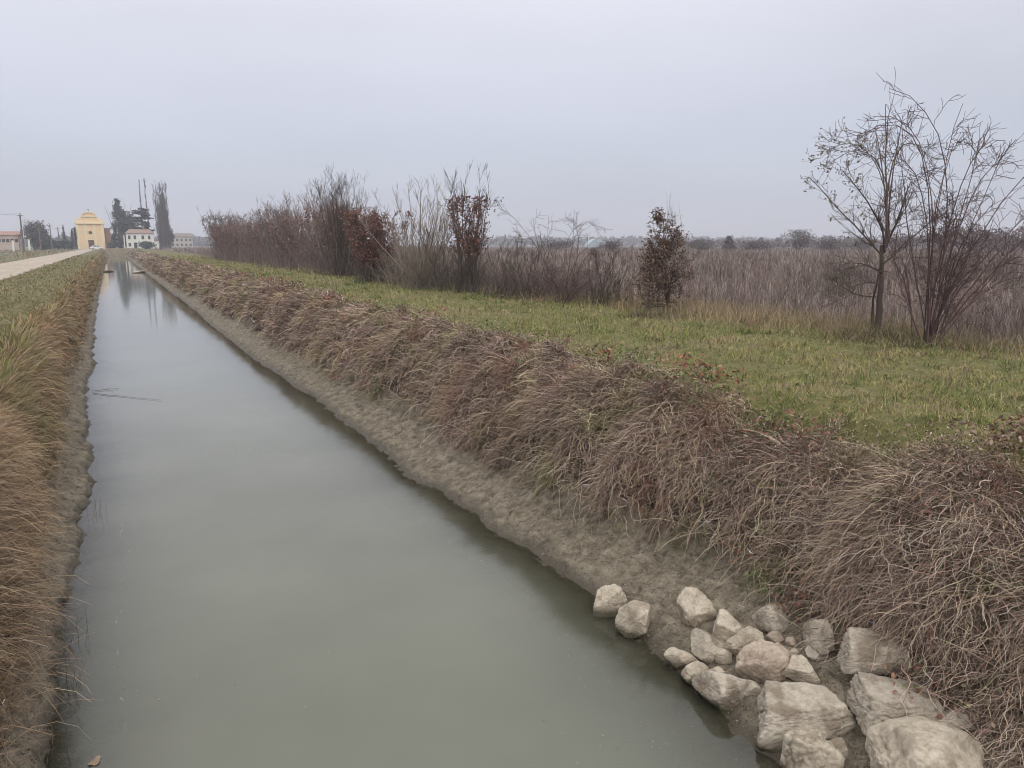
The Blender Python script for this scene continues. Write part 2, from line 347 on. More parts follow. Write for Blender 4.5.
# gravel road: a slightly crowned sheet with wheel ruts
def road():
    ys = np.array([v for v in YS if v <= 312]); k = 26; t = np.linspace(0, 1, k)
    eL = (-9.15 + 0.15 * fbm(ys / 3, 0 * ys, 81, 3))[:, None]; eR = (-4.9 + 0.15 * fbm(ys / 3, 0 * ys, 83, 3))[:, None]
    X = eL + (eR - eL) * t[None]; Y = np.repeat(ys[:, None], k, 1)
    c = (X + 7.0) / 2.1; Z = 1.854 + 0.05 * (1 - np.clip(np.abs(c), 0, 1) ** 2) - 0.025 * (np.exp(-((X + 6.1) / 0.25) ** 2) + np.exp(-((X + 7.9) / 0.25) ** 2)) + 0.006 * fbm(X * 3, Y * 3, 84, 2)
    V = np.stack([X, Y, Z], -1).reshape(-1, 3); i = (np.arange(len(ys) - 1) * k)[:, None] + np.arange(k - 1)[None]
    Q = np.stack([i, i + 1, i + k + 1, i + k], -1).reshape(-1, 4)
    setp(quadmesh('gravel_road', V, Q, M_road), 'structure')
road()
def box(name, x0, x1, y0, y1, z0, z1, m, parent=None, bev=0.0):
    V = np.array([[x, y, z] for z in (z0, z1) for y in (y0, y1) for x in (x0, x1)], float)
    Q = np.array([[0, 2, 3, 1], [4, 5, 7, 6], [0, 1, 5, 4], [2, 6, 7, 3], [0, 4, 6, 2], [1, 3, 7, 5]])
    o = quadmesh(name, V, Q, m, parent, smooth=False)
    if bev:
        bm = o.modifiers.new('b', 'BEVEL'); bm.width = bev; bm.segments = 2
    return o
# cross road over the end of the canal (low causeway)
def cross():
    xs = np.linspace(-60, 140, 60); ys = np.array([313.0, 314, 317.5, 318.5]); X, Y = np.meshgrid(xs, ys)
    Z = 1.86 + np.where((Y > 313.5) & (Y < 318), 0.12, 0.0)
    Z = np.maximum(Z, terrain(X, Y) + 0.01)
    V = np.stack([X, Y, Z], -1).reshape(-1, 3); n = len(xs); i = (np.arange(3) * n)[:, None] + np.arange(n - 1)[None]
    setp(quadmesh('cross_road', V, np.stack([i, i + 1, i + n + 1, i + n], -1).reshape(-1, 4), M_track), 'structure')
cross()
# water
def water():
    ys = np.array([v for v in YS if v <= YEND + 3]); t = np.linspace(0, 1, 70)
    # denser columns near both shores
    t = 0.5 - 0.5 * np.cos(t * math.pi)
    A = (edgeL(ys) - 0.25)[:, None]; B = (edgeR(ys) + 0.3)[:, None]; X = A + (B - A) * t[None]; Y = np.repeat(ys[:, None], len(t), 1)
    d = np.maximum(0, -terrain(X, Y)); a = 1 - np.exp(-d * 6.0)
    a = np.clip(a, 0.12, 1.0)
    V = np.stack([X, Y, 0 * X], -1).reshape(-1, 3); k = len(t); i = (np.arange(len(ys) - 1) * k)[:, None] + np.arange(k - 1)[None]
    Q = np.stack([i, i + 1, i + k + 1, i + k], -1).reshape(-1, 4)
    setp(quadmesh('water', V, Q, M_water, cols=np.repeat(a.reshape(-1, 1), 3, 1)), 'structure')
water()

# ------------------------------------------------------------------ vegetation that nobody could count
rng = np.random.default_rng(7)
def sector(n, d0, d1, a0=-13, a1=69, p=1.0):
    """ground positions round the camera, density falling with distance"""
    u = rng.random(n); d = d0 * (d1 / d0) ** (u ** p); a = np.radians(rng.uniform(a0, a1, n))
    return d * np.sin(a), d * np.cos(a), d
def pal(n, cols, wts, var=0.18):
    c = np.array(cols)[rng.choice(len(cols), n, p=np.array(wts) / np.sum(wts))]
    return np.clip(c * rng.uniform(1 - var, 1 + var, (n, 1)) * rng.uniform(0.94, 1.06, (n, 3)), 0.01, 0.9)
def blades(x, y, h, lean, az, wid, C, K=4, z=None, floor=True, l0=0.25, kink=0.05, tip=0.8):
    """arched blades: h length, lean 0..1.6 rad total bend, az azimuth"""
    n = len(x); s = np.linspace(0, 1, K)[None]
    th = lean[:, None] * (l0 + (1 - l0) * s)
    dr = np.sin(th); dz = np.cos(th); st = h[:, None] / (K - 1)
    r = np.concatenate([np.zeros((n, 1)), np.cumsum((dr[:, 1:] + dr[:, :-1]) / 2 * st, 1)], 1)
    zz = np.concatenate([np.zeros((n, 1)), np.cumsum((dz[:, 1:] + dz[:, :-1]) / 2 * st, 1)], 1)
    wob = np.cumsum(rng.normal(0, kink, (n, K)), 1) * h[:, None] * 0.5
    ca, sa = np.cos(az)[:, None], np.sin(az)[:, None]
    X = x[:, None] + r * ca - wob * sa; Y = y[:, None] + r * sa + wob * ca
    z0 = terrain(x, y) if z is None else z
    Z = z0[:, None] - 0.01 + zz
    if floor: Z = np.maximum(Z, terrain(X, Y) + 0.006 + 0.02 * s)
    P = np.stack([X, Y, Z], -1)
    W = wid[:, None] * (1 - tip * s ** 2)
    side = norm(np.stack([-np.sin(az) + rng.normal(0, .5, n), np.cos(az) + rng.normal(0, .5, n), rng.normal(0, .4, n)], -1))
    return ribbons(P, W, side, C)

# dead matted grass over the right bank: tussocks that spill down the slope
def right_bank():
    parts = []
    nT = 6500
    y = 1.2 * (230 / 1.2) ** (rng.random(nT) ** 0.92)
    f = rng.random(nT); x = mudR(y) + 0.02 + (topR(y) + 0.25 - mudR(y)) * f
    d = np.hypot(x, y)
    keep = fbm(x * 2.3, y * 2.0, 99, 2) + rng.normal(0, .12, nT) > -.22; x, y, d, f = x[keep], y[keep], d[keep], f[keep]; nT = len(x)
    per = 30
    hue = fbm(x * 0.9, y * 0.7, 91, 3) + 0.25 * rng.normal(size=nT)
    grn = fbm(x * 0.7, y * 0.5, 93, 3) + 0.75 * sm(f, 0.5, 1.0) + 0.3 * rng.normal(size=nT) * 0.6
    lump = 0.20 * fbm(x * 1.3, y * 1.15, 41, 3) + 0.13 * fbm(x * 3.2, y * 3.0, 43, 2)
    az0 = math.pi + rng.normal(0, 1.0, nT) + 0.9 * fbm(x * 0.6, y * 0.6, 95, 2)
    H = rng.uniform(0.15, 0.40, nT) * (0.85 + .15 * sm(d, 4, 8)) * (1 + 1.5 * lump) * (1 - 0.55 * sm(f, 0.45, 0.95))
    i = np.repeat(np.arange(nT), per); n = len(i)
    sc_ = 1 + d[i] / 60.0
    rr = np.abs(rng.normal(0, 0.055, n)) * sc_; ra = rng.uniform(0, 2 * math.pi, n)
    bx = x[i] + rr * np.cos(ra); by = y[i] + rr * np.sin(ra)
    az = az0[i] + rng.normal(0, 0.9, n)
    h = H[i] * rng.uniform(0.4, 1.35, n) * (1 + d[i] / 250)
    lean = rng.uniform(1.4, 3.6, n)
    wid = 0.0050 * rng.uniform(0.6, 1.7, n) * np.maximum(1, d[i] / 7.5)
    mauve = pal(n, [(0.28, 0.205, 0.165), (0.40, 0.31, 0.25), (0.16, 0.11, 0.085), (0.54, 0.44, 0.35), (0.29, 0.155, 0.11)], [4, 3.2, 2.8, 1.5, 1.1])
    tan = pal(n, [(0.42, 0.34, 0.22), (0.32, 0.25, 0.16), (0.54, 0.45, 0.32), (0.20, 0.15, 0.10)], [3, 3, 1.5, 1.6])
    green = pal(n, [(0.15, 0.165, 0.06), (0.24, 0.235, 0.10), (0.10, 0.12, 0.045)], [3, 2, 2])
    C = np.where((hue[i] + rng.normal(0, .25, n) > 0.42)[:, None], tan, mauve)
    C = np.where((grn[i] + rng.normal(0, .25, n) > 0.88)[:, None], green, C)
    for m_, K_ in ((d[i] < 10, 9), (d[i] >= 10, 5)): parts.append(blades(bx[m_], by[m_], h[m_], lean[m_], az[m_], wid[m_], C[m_], K=K_, l0=.45, kink=.12 if K_ == 5 else .085, tip=.5))
    # single long straws lying over everything
    n = 9000; y = 1.2 * (60 / 1.2) ** rng.random(n); x = mudR(y) - 0.05 + (topR(y) - mudR(y)) * rng.random(n); d = np.hypot(x, y)
    C = pal(n, [(0.46, 0.37, 0.26), (0.34, 0.25, 0.19), (0.52, 0.44, 0.33)], [2, 3, 1])
    parts.append(blades(x, y, rng.uniform(0.3, 0.8, n), rng.uniform(1.4, 3.2, n), math.pi + rng.normal(0, 1.2, n), 0.0050 * np.maximum(1, d / 7), C, K=10, l0=.5, kink=.07, tip=.5))
    n = 9000; x = rng.uniform(-2.5, 9, n); y = YEND + 2 + 50 * rng.random(n); d = np.hypot(x, y)
    C = pal(n, [(0.42, 0.34, 0.23), (0.30, 0.235, 0.17), (0.20, 0.20, 0.10)], [2, 3, 2])
    parts.append(blades(x, y, rng.uniform(0.2, .6, n), rng.uniform(0.2, 1.2, n), rng.uniform(0, 6.28, n), np.full(n, .12), C, K=5, floor=False))
    V, Q, C = cat(parts)
    setp(quadmesh('dry_grass', V, Q, M_grass, cols=C), 'stuff', 'matted mauve brown dead grass hanging down the right canal bank', 'dry grass')
right_bank()
# tussock mounds: strands spring from a crown and fall outward and down the slope
def mounds(side, y0, y1, dens, per, L, pals, wts, seed, K, xr, name, label, w0=.0035, down=math.pi, bias=.38):
    rg = np.random.default_rng(seed); xa, xb = xr; ys = []; y = y0
    n = int(sum(1 for _ in range(1)) * dens * (y1 - y0)); my = rg.uniform(y0, y1, n); mf = rg.random(n); mx = xa(my) + (xb(my) - xa(my)) * mf
    keep = np.ones(n, bool)
    for a in range(n):                              # keep crowns apart so dark hollows stay between them
        if keep[a]:
            q = (np.hypot(mx - mx[a], my - my[a]) < .20) & (np.arange(n) > a); keep[q] = False
    mx, my, mf = mx[keep], my[keep], mf[keep]; n = len(mx); Rm = rg.uniform(.10, .27, n); Hm = rg.uniform(.05, .22, n) * (1 - .5 * sm(mf, .6, 1)); tint = rg.uniform(.6, 1.3, n); kind = rg.random(n)
    i = np.repeat(np.arange(n), per); m = len(i); r = np.sqrt(rg.random(m)) * Rm[i]; a = rg.uniform(0, 6.283, m)
    x = mx[i] + r * np.cos(a); y = my[i] + r * np.sin(a); z = terrain(x, y) + Hm[i] * (1 - (r / Rm[i]) ** 2)
    vx = np.cos(a) * (1 - bias) + math.cos(down) * bias + rg.normal(0, .42, m); vy = np.sin(a) * (1 - bias) + math.sin(down) * bias + rg.normal(0, .35, m); az = np.arctan2(vy, vx)
    d = np.hypot(x, y); C = np.zeros((m, 3)); edges = np.cumsum(wts) / np.sum(wts); ki = np.searchsorted(edges, kind)[i]
    for k, pc in enumerate(pals):
        q = ki == k; C[q] = pal(int(q.sum()), pc[0], pc[1], .22)
    C = C * tint[i][:, None]; odd = rg.random(m) < .03; C[odd] = pal(int(odd.sum()), [(0.55, 0.46, 0.34), (0.60, 0.50, 0.40)], [1, 1])
    h = rg.uniform(*L, m) * rg.uniform(.5, 1.15, m) * (1 - .35 * sm(mf, .5, 1))[i] * (.8 + .4 * rg.random(n))[i]
    V, Q, CC = blades(x, y, h, rg.uniform(1.3, 3.3, m), az, w0 * rg.uniform(.6, 1.6, m) * np.maximum(1, d / 7), C, K=K, z=z, l0=.32, kink=.09, tip=.55)
    setp(quadmesh(name, V, Q, M_grass, cols=CC), 'stuff', label, 'dry grass')
MV = ([(0.25, 0.172, 0.138), (0.37, 0.275, 0.225), (0.10, 0.066, 0.05), (0.50, 0.405, 0.335)], [4, 3, 3, 1.3])
TN = ([(0.42, 0.34, 0.22), (0.32, 0.245, 0.15), (0.20, 0.15, 0.095)], [3, 3, 1.6]); RD = ([(0.30, 0.17, 0.13), (0.22, 0.125, 0.095), (0.38, 0.26, 0.20)], [3, 3, 2]); GR = ([(0.20, 0.20, 0.085), (0.29, 0.265, 0.13), (0.14, 0.15, 0.06)], [3, 2, 2])
_xa = lambda y: mudR(y) - .02; _xb = lambda y: topR(y) + .05
mounds('right', 1.2, 13, 26, 560, (.15, .42), [MV, TN, RD, GR], [6, 1.6, 1.1, .7], 81, 8, (_xa, _xb), 'dry_grass', 'shaggy mounds of drooping dead grass on the near right bank')
mounds('right', 13, 45, 16, 220, (.2, .48), [MV, TN, RD, GR], [5, 2, 1.4, .8], 82, 6, (_xa, _xb), 'dry_grass', 'shaggy mounds of drooping dead grass on the middle right bank')
mounds('right', 45, 130, 6, 90, (.3, .7), [MV, TN, RD, GR], [4, 3, 1.4, 1.2], 83, 4, (_xa, _xb), 'dry_grass', 'mounds of drooping dead grass on the far right bank')
# big shaggy tufts in the near right corner
def corner_tufts():
    parts = []
    spots = [(5.35, 2.5, .75), (5.45, 3.2, .7), (5.4, 3.9, .6), (5.2, 2.0, .7), (5.3, 1.4, .6)]
    for (cx, cy, L) in spots:
        n = 420; rr = np.abs(rng.normal(0, 0.19, n)); ra = rng.uniform(0, 6.28, n); x = cx + rr * np.cos(ra); y = cy + rr * np.sin(ra)
        az = np.where(rng.random(n) < .65, math.pi + rng.normal(0, .8, n), rng.uniform(0, 6.28, n))
        C = pal(n, [(0.27, 0.19, 0.15), (0.37, 0.285, 0.225), (0.15, 0.105, 0.08), (0.50, 0.41, 0.31)], [4, 3, 2.4, 1.2])
        parts.append(blades(x, y, L * rng.uniform(.5, 1.25, n), rng.uniform(1.6, 3.7, n), az, 0.0048 * rng.uniform(.6, 1.7, n), C, K=11, l0=.42, kink=.08, tip=.5))
    V, Q, C = cat(parts)
    setp(quadmesh('dry_grass', V, Q, M_grass, cols=C), 'stuff', 'long shaggy straw tufts drooping over the boulders in the near corner', 'dry grass')
corner_tufts()

def bank_weeds():
    parts = []
    for k in range(150):
        y = 2 * (60 / 2) ** rng.random(); x = 5.0 + 1.7 * rng.random(); kind = rng.random(); n = int(rng.integers(25, 90)); sp_ = rng.uniform(.05, .16) * (1 + y / 30)
        X = x + rng.normal(0, sp_, n); Y = y + rng.normal(0, sp_, n); P = np.stack([X, Y, terrain(X, Y) + rng.uniform(.03, .28, n)], -1)
        pc = [(0.13, 0.17, 0.06), (0.18, 0.21, 0.08)] if kind < .4 else ([(0.27, 0.11, 0.08), (0.20, 0.09, 0.07), (0.33, 0.17, 0.11)] if kind < .62 else [(0.20, 0.14, 0.10), (0.30, 0.23, 0.16), (0.14, 0.10, 0.08)])
        parts.append(cards(rng, P, .022 * (1 + y / 22), pal(n, pc, [1] * len(pc))))
    V, Q, C = cat(parts); setp(quadmesh('bank_weeds', V, Q, M_leaf, cols=C, smooth=False), 'stuff', 'patches of small green and rusty weeds among the dead bank grass', 'weeds')
bank_weeds()
def litter():
    n = 15000; y = 2.2 * (30 / 2.2) ** rng.random(n); f = rng.random(n); x = edgeR(y) + .03 + (mudR(y) - edgeR(y)) * f; P = np.stack([x, y, terrain(x, y) + .004], -1)
    V1 = cards(rng, P, .0085 * (1 + y / 22), pal(n, [(0.06, 0.045, 0.032), (0.11, 0.085, 0.06), (0.30, 0.255, 0.19), (0.40, 0.345, 0.26)], [3, 3, 2, 1]), .4)
    m = 3500; y = 4.5 * (24 / 4.5) ** rng.random(m); x = edgeL(y) - .02 - (edgeL(y) - mudL(y)) * rng.random(m); P = np.stack([x, y, terrain(x, y) + .004], -1)
    V2 = cards(rng, P, .008 * (1 + y / 22), pal(m, [(0.06, 0.045, 0.032), (0.11, 0.085, 0.06), (0.33, 0.28, 0.21)], [3, 3, 2]), .4)
    k = 1500; y = 2.5 * (25 / 2.5) ** rng.random(k); x = edgeR(y) + .1 + (mudR(y) - edgeR(y)) * rng.random(k) ** .6
    V3 = blades(x, y, rng.uniform(.04, .22, k), rng.uniform(1.35, 1.75, k), rng.uniform(0, 6.28, k), .0035 * np.maximum(1, y / 7), pal(k, [(0.10, 0.07, 0.05), (0.30, 0.23, 0.16)], [2, 1]), K=5, l0=.9, kink=.1)
    V, Q, C = cat([V1, V2, V3]); setp(quadmesh('mud_litter', V, Q, M_leaf, cols=C, smooth=False), 'stuff', 'clods, grit and broken stalks scattered over the mud at both shores', 'litter')
    n = 26000; y = 1.5 * (70 / 1.5) ** rng.random(n); x = mudR(y) + (topR(y) + .3 - mudR(y)) * rng.random(n); P = np.stack([x, y, terrain(x, y) + rng.uniform(.02, .26, n)], -1)
    V, Q, C = cards(rng, P, .011 * (1 + y / 18), pal(n, [(0.12, 0.085, 0.06), (0.25, 0.18, 0.13), (0.42, 0.34, 0.26), (0.26, 0.14, 0.10), (0.16, 0.18, 0.07)], [3, 3, 2, 1, 1]))
    setp(quadmesh('leaf_litter', V, Q, M_leaf, cols=C, smooth=False), 'stuff', 'dead leaves and broken bits caught in the matted bank grass', 'litter')
litter()
# short meadow grass
def meadow_grass():
    x, y, d = sector(430000, 5.2, 130)
    k = (x > topR(y) - 0.35 - 1.5 * np.clip(fbm(x * .9, y * .7, 105, 3) + .12, 0, 1) + rng.normal(0, .15, len(x))) & (x < 13.2 + rng.normal(0, .3, len(x))); x, y, d = x[k], y[k], d[k]; n = len(x)
    p = fbm(x * 0.8, y * 0.8, 101, 4); q = fbm(x * 2.5, y * 2.5, 103, 3)
    gr = pal(n, [(0.145, 0.17, 0.045), (0.22, 0.235, 0.07), (0.09, 0.115, 0.032)], [3, 3, 2.5])
    ye = pal(n, [(0.34, 0.30, 0.115), (0.26, 0.235, 0.085), (0.43, 0.37, 0.18)], [3, 3, 1.5])
    br = pal(n, [(0.25, 0.19, 0.12), (0.33, 0.26, 0.18)], [1, 1])
    t = 1.2 * p + 0.7 * q + rng.normal(0, .28, n)
    C = np.where((t > 0.05)[:, None], ye, gr); C = np.where((t > 0.62)[:, None] | ((rng.random(n) < 0.10)[:, None]), br, C)
    bare = (fbm(x * 1.7, y * 1.7, 107, 3) > .38) & (rng.random(n) < .6); C = np.where(bare[:, None], br, C)
    edge = sm(x, 12.0, 13.0)
    h = rng.uniform(0.03, 0.09, n) * np.where(bare, .6, 1.0) * (1 + 1.3 * q) * (1 + d / 90) * (1 + edge * 1.4)
    V = blades(x, y, h, rng.uniform(0.5, 2.0, n), rng.uniform(0, 6.28, n), 0.006 * rng.uniform(.6, 1.4, n) * np.maximum(1, d / 8), C, K=3, floor=False)
    nt_ = 900; tx, ty, td = sector(nt_, 6, 70, 5, 66); kk = (tx > topR(ty)) & (tx < 12.9); tx, ty, td = tx[kk], ty[kk], td[kk]; i = np.repeat(np.arange(len(tx)), 30); m = len(i)
    X = tx[i] + rng.normal(0, .07, m) * (1 + td[i] / 40); Y = ty[i] + rng.normal(0, .07, m) * (1 + td[i] / 40)
    base = pal(len(tx), [(0.11, 0.15, 0.045), (0.18, 0.21, 0.07), (0.34, 0.28, 0.15), (0.22, 0.16, 0.10)], [3, 2, 2, 2], .1)[i] * rng.uniform(.8, 1.2, (m, 1))
    V2 = blades(X, Y, rng.uniform(.07, .2, m), rng.uniform(.4, 2.2, m), rng.uniform(0, 6.28, m), .0065 * np.maximum(1, td[i] / 8), base, K=4)
    V = cat([V, V2])
    setp(quadmesh('meadow_grass', *V[:2], M_grass, cols=V[2]), 'stuff', 'short patchy green and yellow grass on the strip right of the canal', 'grass')
meadow_grass()
# left verge + ochre bank grass
def left_grass():
    x, y, d = sector(420000, 4, 140, -60, 8)
    k = (x < topL(y) + 0.15 + rng.normal(0, .15, len(x))) & (x > -4.9 + rng.normal(0, .12, len(x))); x, y, d = x[k], y[k], d[k]; n = len(x)
    p = fbm(x * 0.8, y * 0.5, 111, 4)
    gr = pal(n, [(0.17, 0.175, 0.075), (0.22, 0.21, 0.095), (0.13, 0.13, 0.06)], [3, 3, 2]); ye = pal(n, [(0.33, 0.275, 0.16), (0.26, 0.205, 0.125)], [1, 1])
    C = np.where((p + rng.normal(0, .35, n) > -0.02)[:, None], ye, gr)
    V = blades(x, y, rng.uniform(.04, .11, n) * (1 + d / 110), rng.uniform(.5, 1.9, n), rng.uniform(0, 6.28, n), 0.006 * rng.uniform(.6, 1.4, n) * np.maximum(1, d / 8), C, K=3, floor=False)
    setp(quadmesh('verge_grass', *V[:2], M_grass, cols=V[2]), 'stuff', 'short green grass on the verge between gravel road and canal', 'grass')
    nT = 5600; y = 1.5 * (230 / 1.5) ** (rng.random(nT) ** 0.95); y[:500] = rng.uniform(4.2, 9.5, 500); f = rng.random(nT)
    x = mudL(y) - 0.05 + (topL(y) - 0.10 - mudL(y)) * f; d = np.hypot(x, y); per = 46
    i = np.repeat(np.arange(nT), per); n = len(i); sc_ = 1 + d[i] / 60
    rr = np.abs(rng.normal(0, .07, n)) * sc_; ra = rng.uniform(0, 6.28, n)
    az = rng.normal(0, 1.0, nT)[i] + rng.normal(0, .9, n)
    hue = (fbm(x * 1.1, y * 0.6, 121, 3) + .2 * rng.normal(size=nT))[i] + rng.normal(0, .25, n)
    och = pal(n, [(0.42, 0.30, 0.17), (0.32, 0.215, 0.125), (0.50, 0.40, 0.26), (0.20, 0.135, 0.09), (0.32, 0.17, 0.11)], [3, 3, 2, 2, .8])
    brn = pal(n, [(0.28, 0.20, 0.13), (0.38, 0.29, 0.20), (0.17, 0.12, 0.085)], [3, 2, 2]); grn = pal(n, [(0.17, 0.19, 0.06), (0.27, 0.26, 0.10)], [2, 1])
    C = np.where((hue > 0.0)[:, None], och, brn); C = np.where(((hue < -.55) & (y[i] > 9))[:, None] | ((f[i] > .75) & (rng.random(n) < .35) & (y[i] > 11))[:, None], grn, C)
    h = (rng.uniform(.25, .68, nT) * np.where(y < 10, 1.0, .5 + .5 * sm(f, 0, .35)) * (1 - .3 * f) * (1 - 0.25 * sm(y, 12, 40)))[i] * rng.uniform(.5, 1.2, n)
    V = blades(x[i] + rr * np.cos(ra), y[i] + rr * np.sin(ra), h, rng.uniform(.5, 3.1, n), az, .0056 * rng.uniform(.6, 1.4, n) * np.maximum(1, d[i] / 8), C, K=5, kink=.1, tip=.6, l0=.3)
    setp(quadmesh('bank_grass', *V[:2], M_grass, cols=V[2]), 'stuff', 'tall ochre and rust dead grass arching over the left canal bank', 'dry grass')
left_grass()
# dry weeds filling the field on the right
def field_weeds():
    parts = []
    x, y, d = sector(210000, 12, 330, -8, 70)
    k = (x > 13.15 + 0.9 * fbm(y / 1.6, x / 3, 131, 3) + rng.random(len(x)) ** 2 * 0.9); x, y, d = x[k], y[k], d[k]; n = len(x)
    clump = fbm(x * .5, y * .5, 133, 3)
    C = pal(n, [(0.20, 0.15, 0.138), (0.31, 0.25, 0.225), (0.125, 0.09, 0.082), (0.47, 0.40, 0.34), (0.18, 0.165, 0.09)], [4, 3, 2.6, 1.5, .4])
    front = 1 - sm(x, 13.2, 14.6); C = C * (.9 + .6 * fbm(x / 3, y / 3, 137, 3))[:, None]
    h = rng.uniform(.30, 1.0, n) * (1 + .75 * clump) * (1 - .45 * front); az = rng.uniform(0, 6.28, n); lean = np.abs(rng.normal(0, .8, n)) + front * rng.uniform(0, .8, n)
    wd = .0050 * rng.uniform(.6, 1.5, n) * np.maximum(1, d / 11)
    parts.append(blades(x, y, h, lean, az, wd, C, K=4, floor=False))
    # side twigs: bushy tops
    for r in range(2):
        k = rng.random(n) < .8 * (d < 120); m = k.sum()
        z0 = terrain(x[k], y[k]) + h[k] * rng.uniform(.3, .85, m) * np.cos(lean[k] * .5)
        ox = h[k] * .35 * np.sin(lean[k] * .6)
        parts.append(blades(x[k] + ox * np.cos(az[k]), y[k] + ox * np.sin(az[k]), h[k] * rng.uniform(.2, .5, m), rng.uniform(.5, 1.7, m), rng.uniform(0, 6.28, m), wd[k] * .8, C[k], K=3, z=z0, floor=False))
    V, Q, C = cat(parts)
    setp(quadmesh('field_weeds', V, Q, M_grass, cols=C), 'stuff', 'dense dry grey brown weeds filling the fallow field on the right', 'weeds')
    # straw grass at the foot of the hedge line
    n = 60000; y = 2 + 110 * rng.random(n) ** 1.7; x = 13.1 + rng.normal(0, .75, n); k = fbm(x * .4, y * .35, 141, 3) + rng.normal(0, .2, n) > -.1; x, y = x[k], y[k]; d = np.hypot(x, y); n = len(x)
    C = pal(n, [(0.40, 0.32, 0.19), (0.30, 0.22, 0.14), (0.20, 0.21, 0.08), (0.28, 0.19, 0.15)], [2.4, 3, 1.6, 2])
    V = blades(x, y, rng.uniform(.15, .5, n), rng.uniform(.2, 1.8, n), rng.uniform(0, 6.28, n), .005 * np.maximum(1, d / 10), C, K=4)
    setp(quadmesh('field_edge_grass', *V[:2], M_grass, cols=V[2]), 'stuff', 'straw coloured rough grass along the edge where meadow meets field', 'grass')
field_weeds()
# thin cover of the field left of the road
def left_field():
    x, y, d = sector(60000, 14, 260, -80, 2); k = x < -9.6 - rng.random(len(x)) * .5; x, y, d = x[k], y[k], d[k]; n = len(x)
    strip = (x > -12.5) | (fbm(x / 9, y / 16, 151, 2) > .3)
    C = np.where(strip[:, None], pal(n, [(0.34, 0.27, 0.18), (0.25, 0.18, 0.12), (0.17, 0.17, 0.08)], [2, 2, 1]), pal(n, [(0.14, 0.155, 0.075), (0.18, 0.19, 0.10), (0.22, 0.19, 0.13)], [2, 2, 1]))
    h = np.where(strip, rng.uniform(.15, .5, n), rng.uniform(.06, .16, n)) * (1 + d / 200)
    V = blades(x, y, h, rng.uniform(.1, 1.2, n), rng.uniform(0, 6.28, n), .007 * np.maximum(1, d / 9), C, K=3, floor=False)
    setp(quadmesh('crop_stubble', *V[:2], M_grass, cols=V[2]), 'stuff', 'low grey green growth and dry weeds in the field left of the road', 'field growth')
left_field()

# ------------------------------------------------------------------ trees and shrubs
def thing(name, loc, label, cat_, group=None, rz=0.0):
    o = bpy.data.objects.new(name, None); o.empty_display_size = 0.3; col.objects.link(o); o.location = loc; o.rotation_euler[2] = rz
    return setp(o, None, label, cat_, group)
def stems(rg, n, K, L, spread, r0, base=0.08, up=1.0, curve=0.25, jit=0.06, az=None, z0=0.0, bow=0.0):
    """n stems from the root; spread = lean (rad). bow>0 bends over with height."""
    a = rg.uniform(0, 2 * math.pi, n) if az is None else az
    lean0 = spread * rg.uniform(.15, 1, n); Ls = rg.uniform(L[0], L[1], n); s = np.linspace(0, 1, K)[None]
    th = lean0[:, None] * (1 - curve * s) + bow * rg.uniform(.4, 1.2, n)[:, None] * s ** 1.6
    st = Ls[:, None] / (K - 1)
    z = np.concatenate([np.zeros((n, 1)), np.cumsum(np.cos(th[:, 1:]) * st, 1)], 1); r = np.concatenate([np.zeros((n, 1)), np.cumsum(np.sin(th[:, 1:]) * st, 1)], 1)
    P = np.stack([r * np.cos(a)[:, None], r * np.sin(a)[:, None], z + z0], -1)
    P[:, :, :2] += (base * rg.normal(size=(n, 2)))[:, None]
    w_ = np.cumsum(rg.normal(0, jit, (n, K, 3)), 1); w_[:, :, 2] *= .3; P += (w_ - w_[:, :1]) * (Ls / K)[:, None, None]
    Rr = r0 * rg.uniform(.6, 1.1, n)[:, None] * (1 - .82 * s)
    return P, Rr, Ls
def twigs(rg, P, Rr, M, t0, t1, ang, L, K=4, rf=.5, up=.3, jit=.08, bow=0.0, rmin=.0025, tap=.55):
    n, kk, _ = P.shape; i = np.repeat(np.arange(n), M); m = len(i)
    t = rg.uniform(t0, t1, m) * (kk - 1); a = np.minimum(t.astype(int), kk - 2); f = (t - a)[:, None]
    p = P[i, a] * (1 - f) + P[i, a + 1] * f; T = norm(P[i, a + 1] - P[i, a]); r = Rr[i, a] * (1 - f[:, 0]) + Rr[i, a + 1] * f[:, 0]
    q = norm(np.cross(T, rg.normal(size=(m, 3)))); an = ang * rg.uniform(.5, 1.3, m)[:, None]
    D = norm(T * np.cos(an) + q * np.sin(an)); Ls = rg.uniform(L[0], L[1], m) * (1.15 - tap * t / (kk - 1))
    out_ = [p]; st = (Ls / (K - 1))[:, None]
    for j in range(K - 1):
        D = norm(D + np.array([0, 0, up / K]) - np.array([0, 0, 1.]) * bow * (j / K) + rg.normal(0, jit, (m, 3))); out_.append(out_[-1] + D * st)
    PP = np.stack(out_, 1); s = np.linspace(0, 1, K)[None]
    RR = np.maximum(np.minimum(r * rf, r)[:, None] * (1 - .75 * s), rmin * .6)
    return PP, RR
def leafpts(rg, P, n, t0=0.1, spread=.05):
    i = rg.integers(0, len(P), n); t = rg.uniform(t0, 1, n) * (P.shape[1] - 1); a = np.minimum(t.astype(int), P.shape[1] - 2); f = (t - a)[:, None]
    return P[i, a] * (1 - f) + P[i, a + 1] * f + rg.normal(0, spread, (n, 3))
def rcol(rg, n, cols, var=.2):
    c = np.array(cols)[rg.integers(0, len(cols), n)]; return np.clip(c * rg.uniform(1 - var, 1 + var, (n, 1)), .01, .9)
BARK = [(0.10, 0.08, 0.068), (0.14, 0.115, 0.095), (0.075, 0.06, 0.052)]
BARKP = [(0.26, 0.215, 0.17), (0.20, 0.165, 0.13), (0.31, 0.26, 0.21)]
BARKR = [(0.115, 0.078, 0.074), (0.085, 0.062, 0.06), (0.15, 0.095, 0.088)]
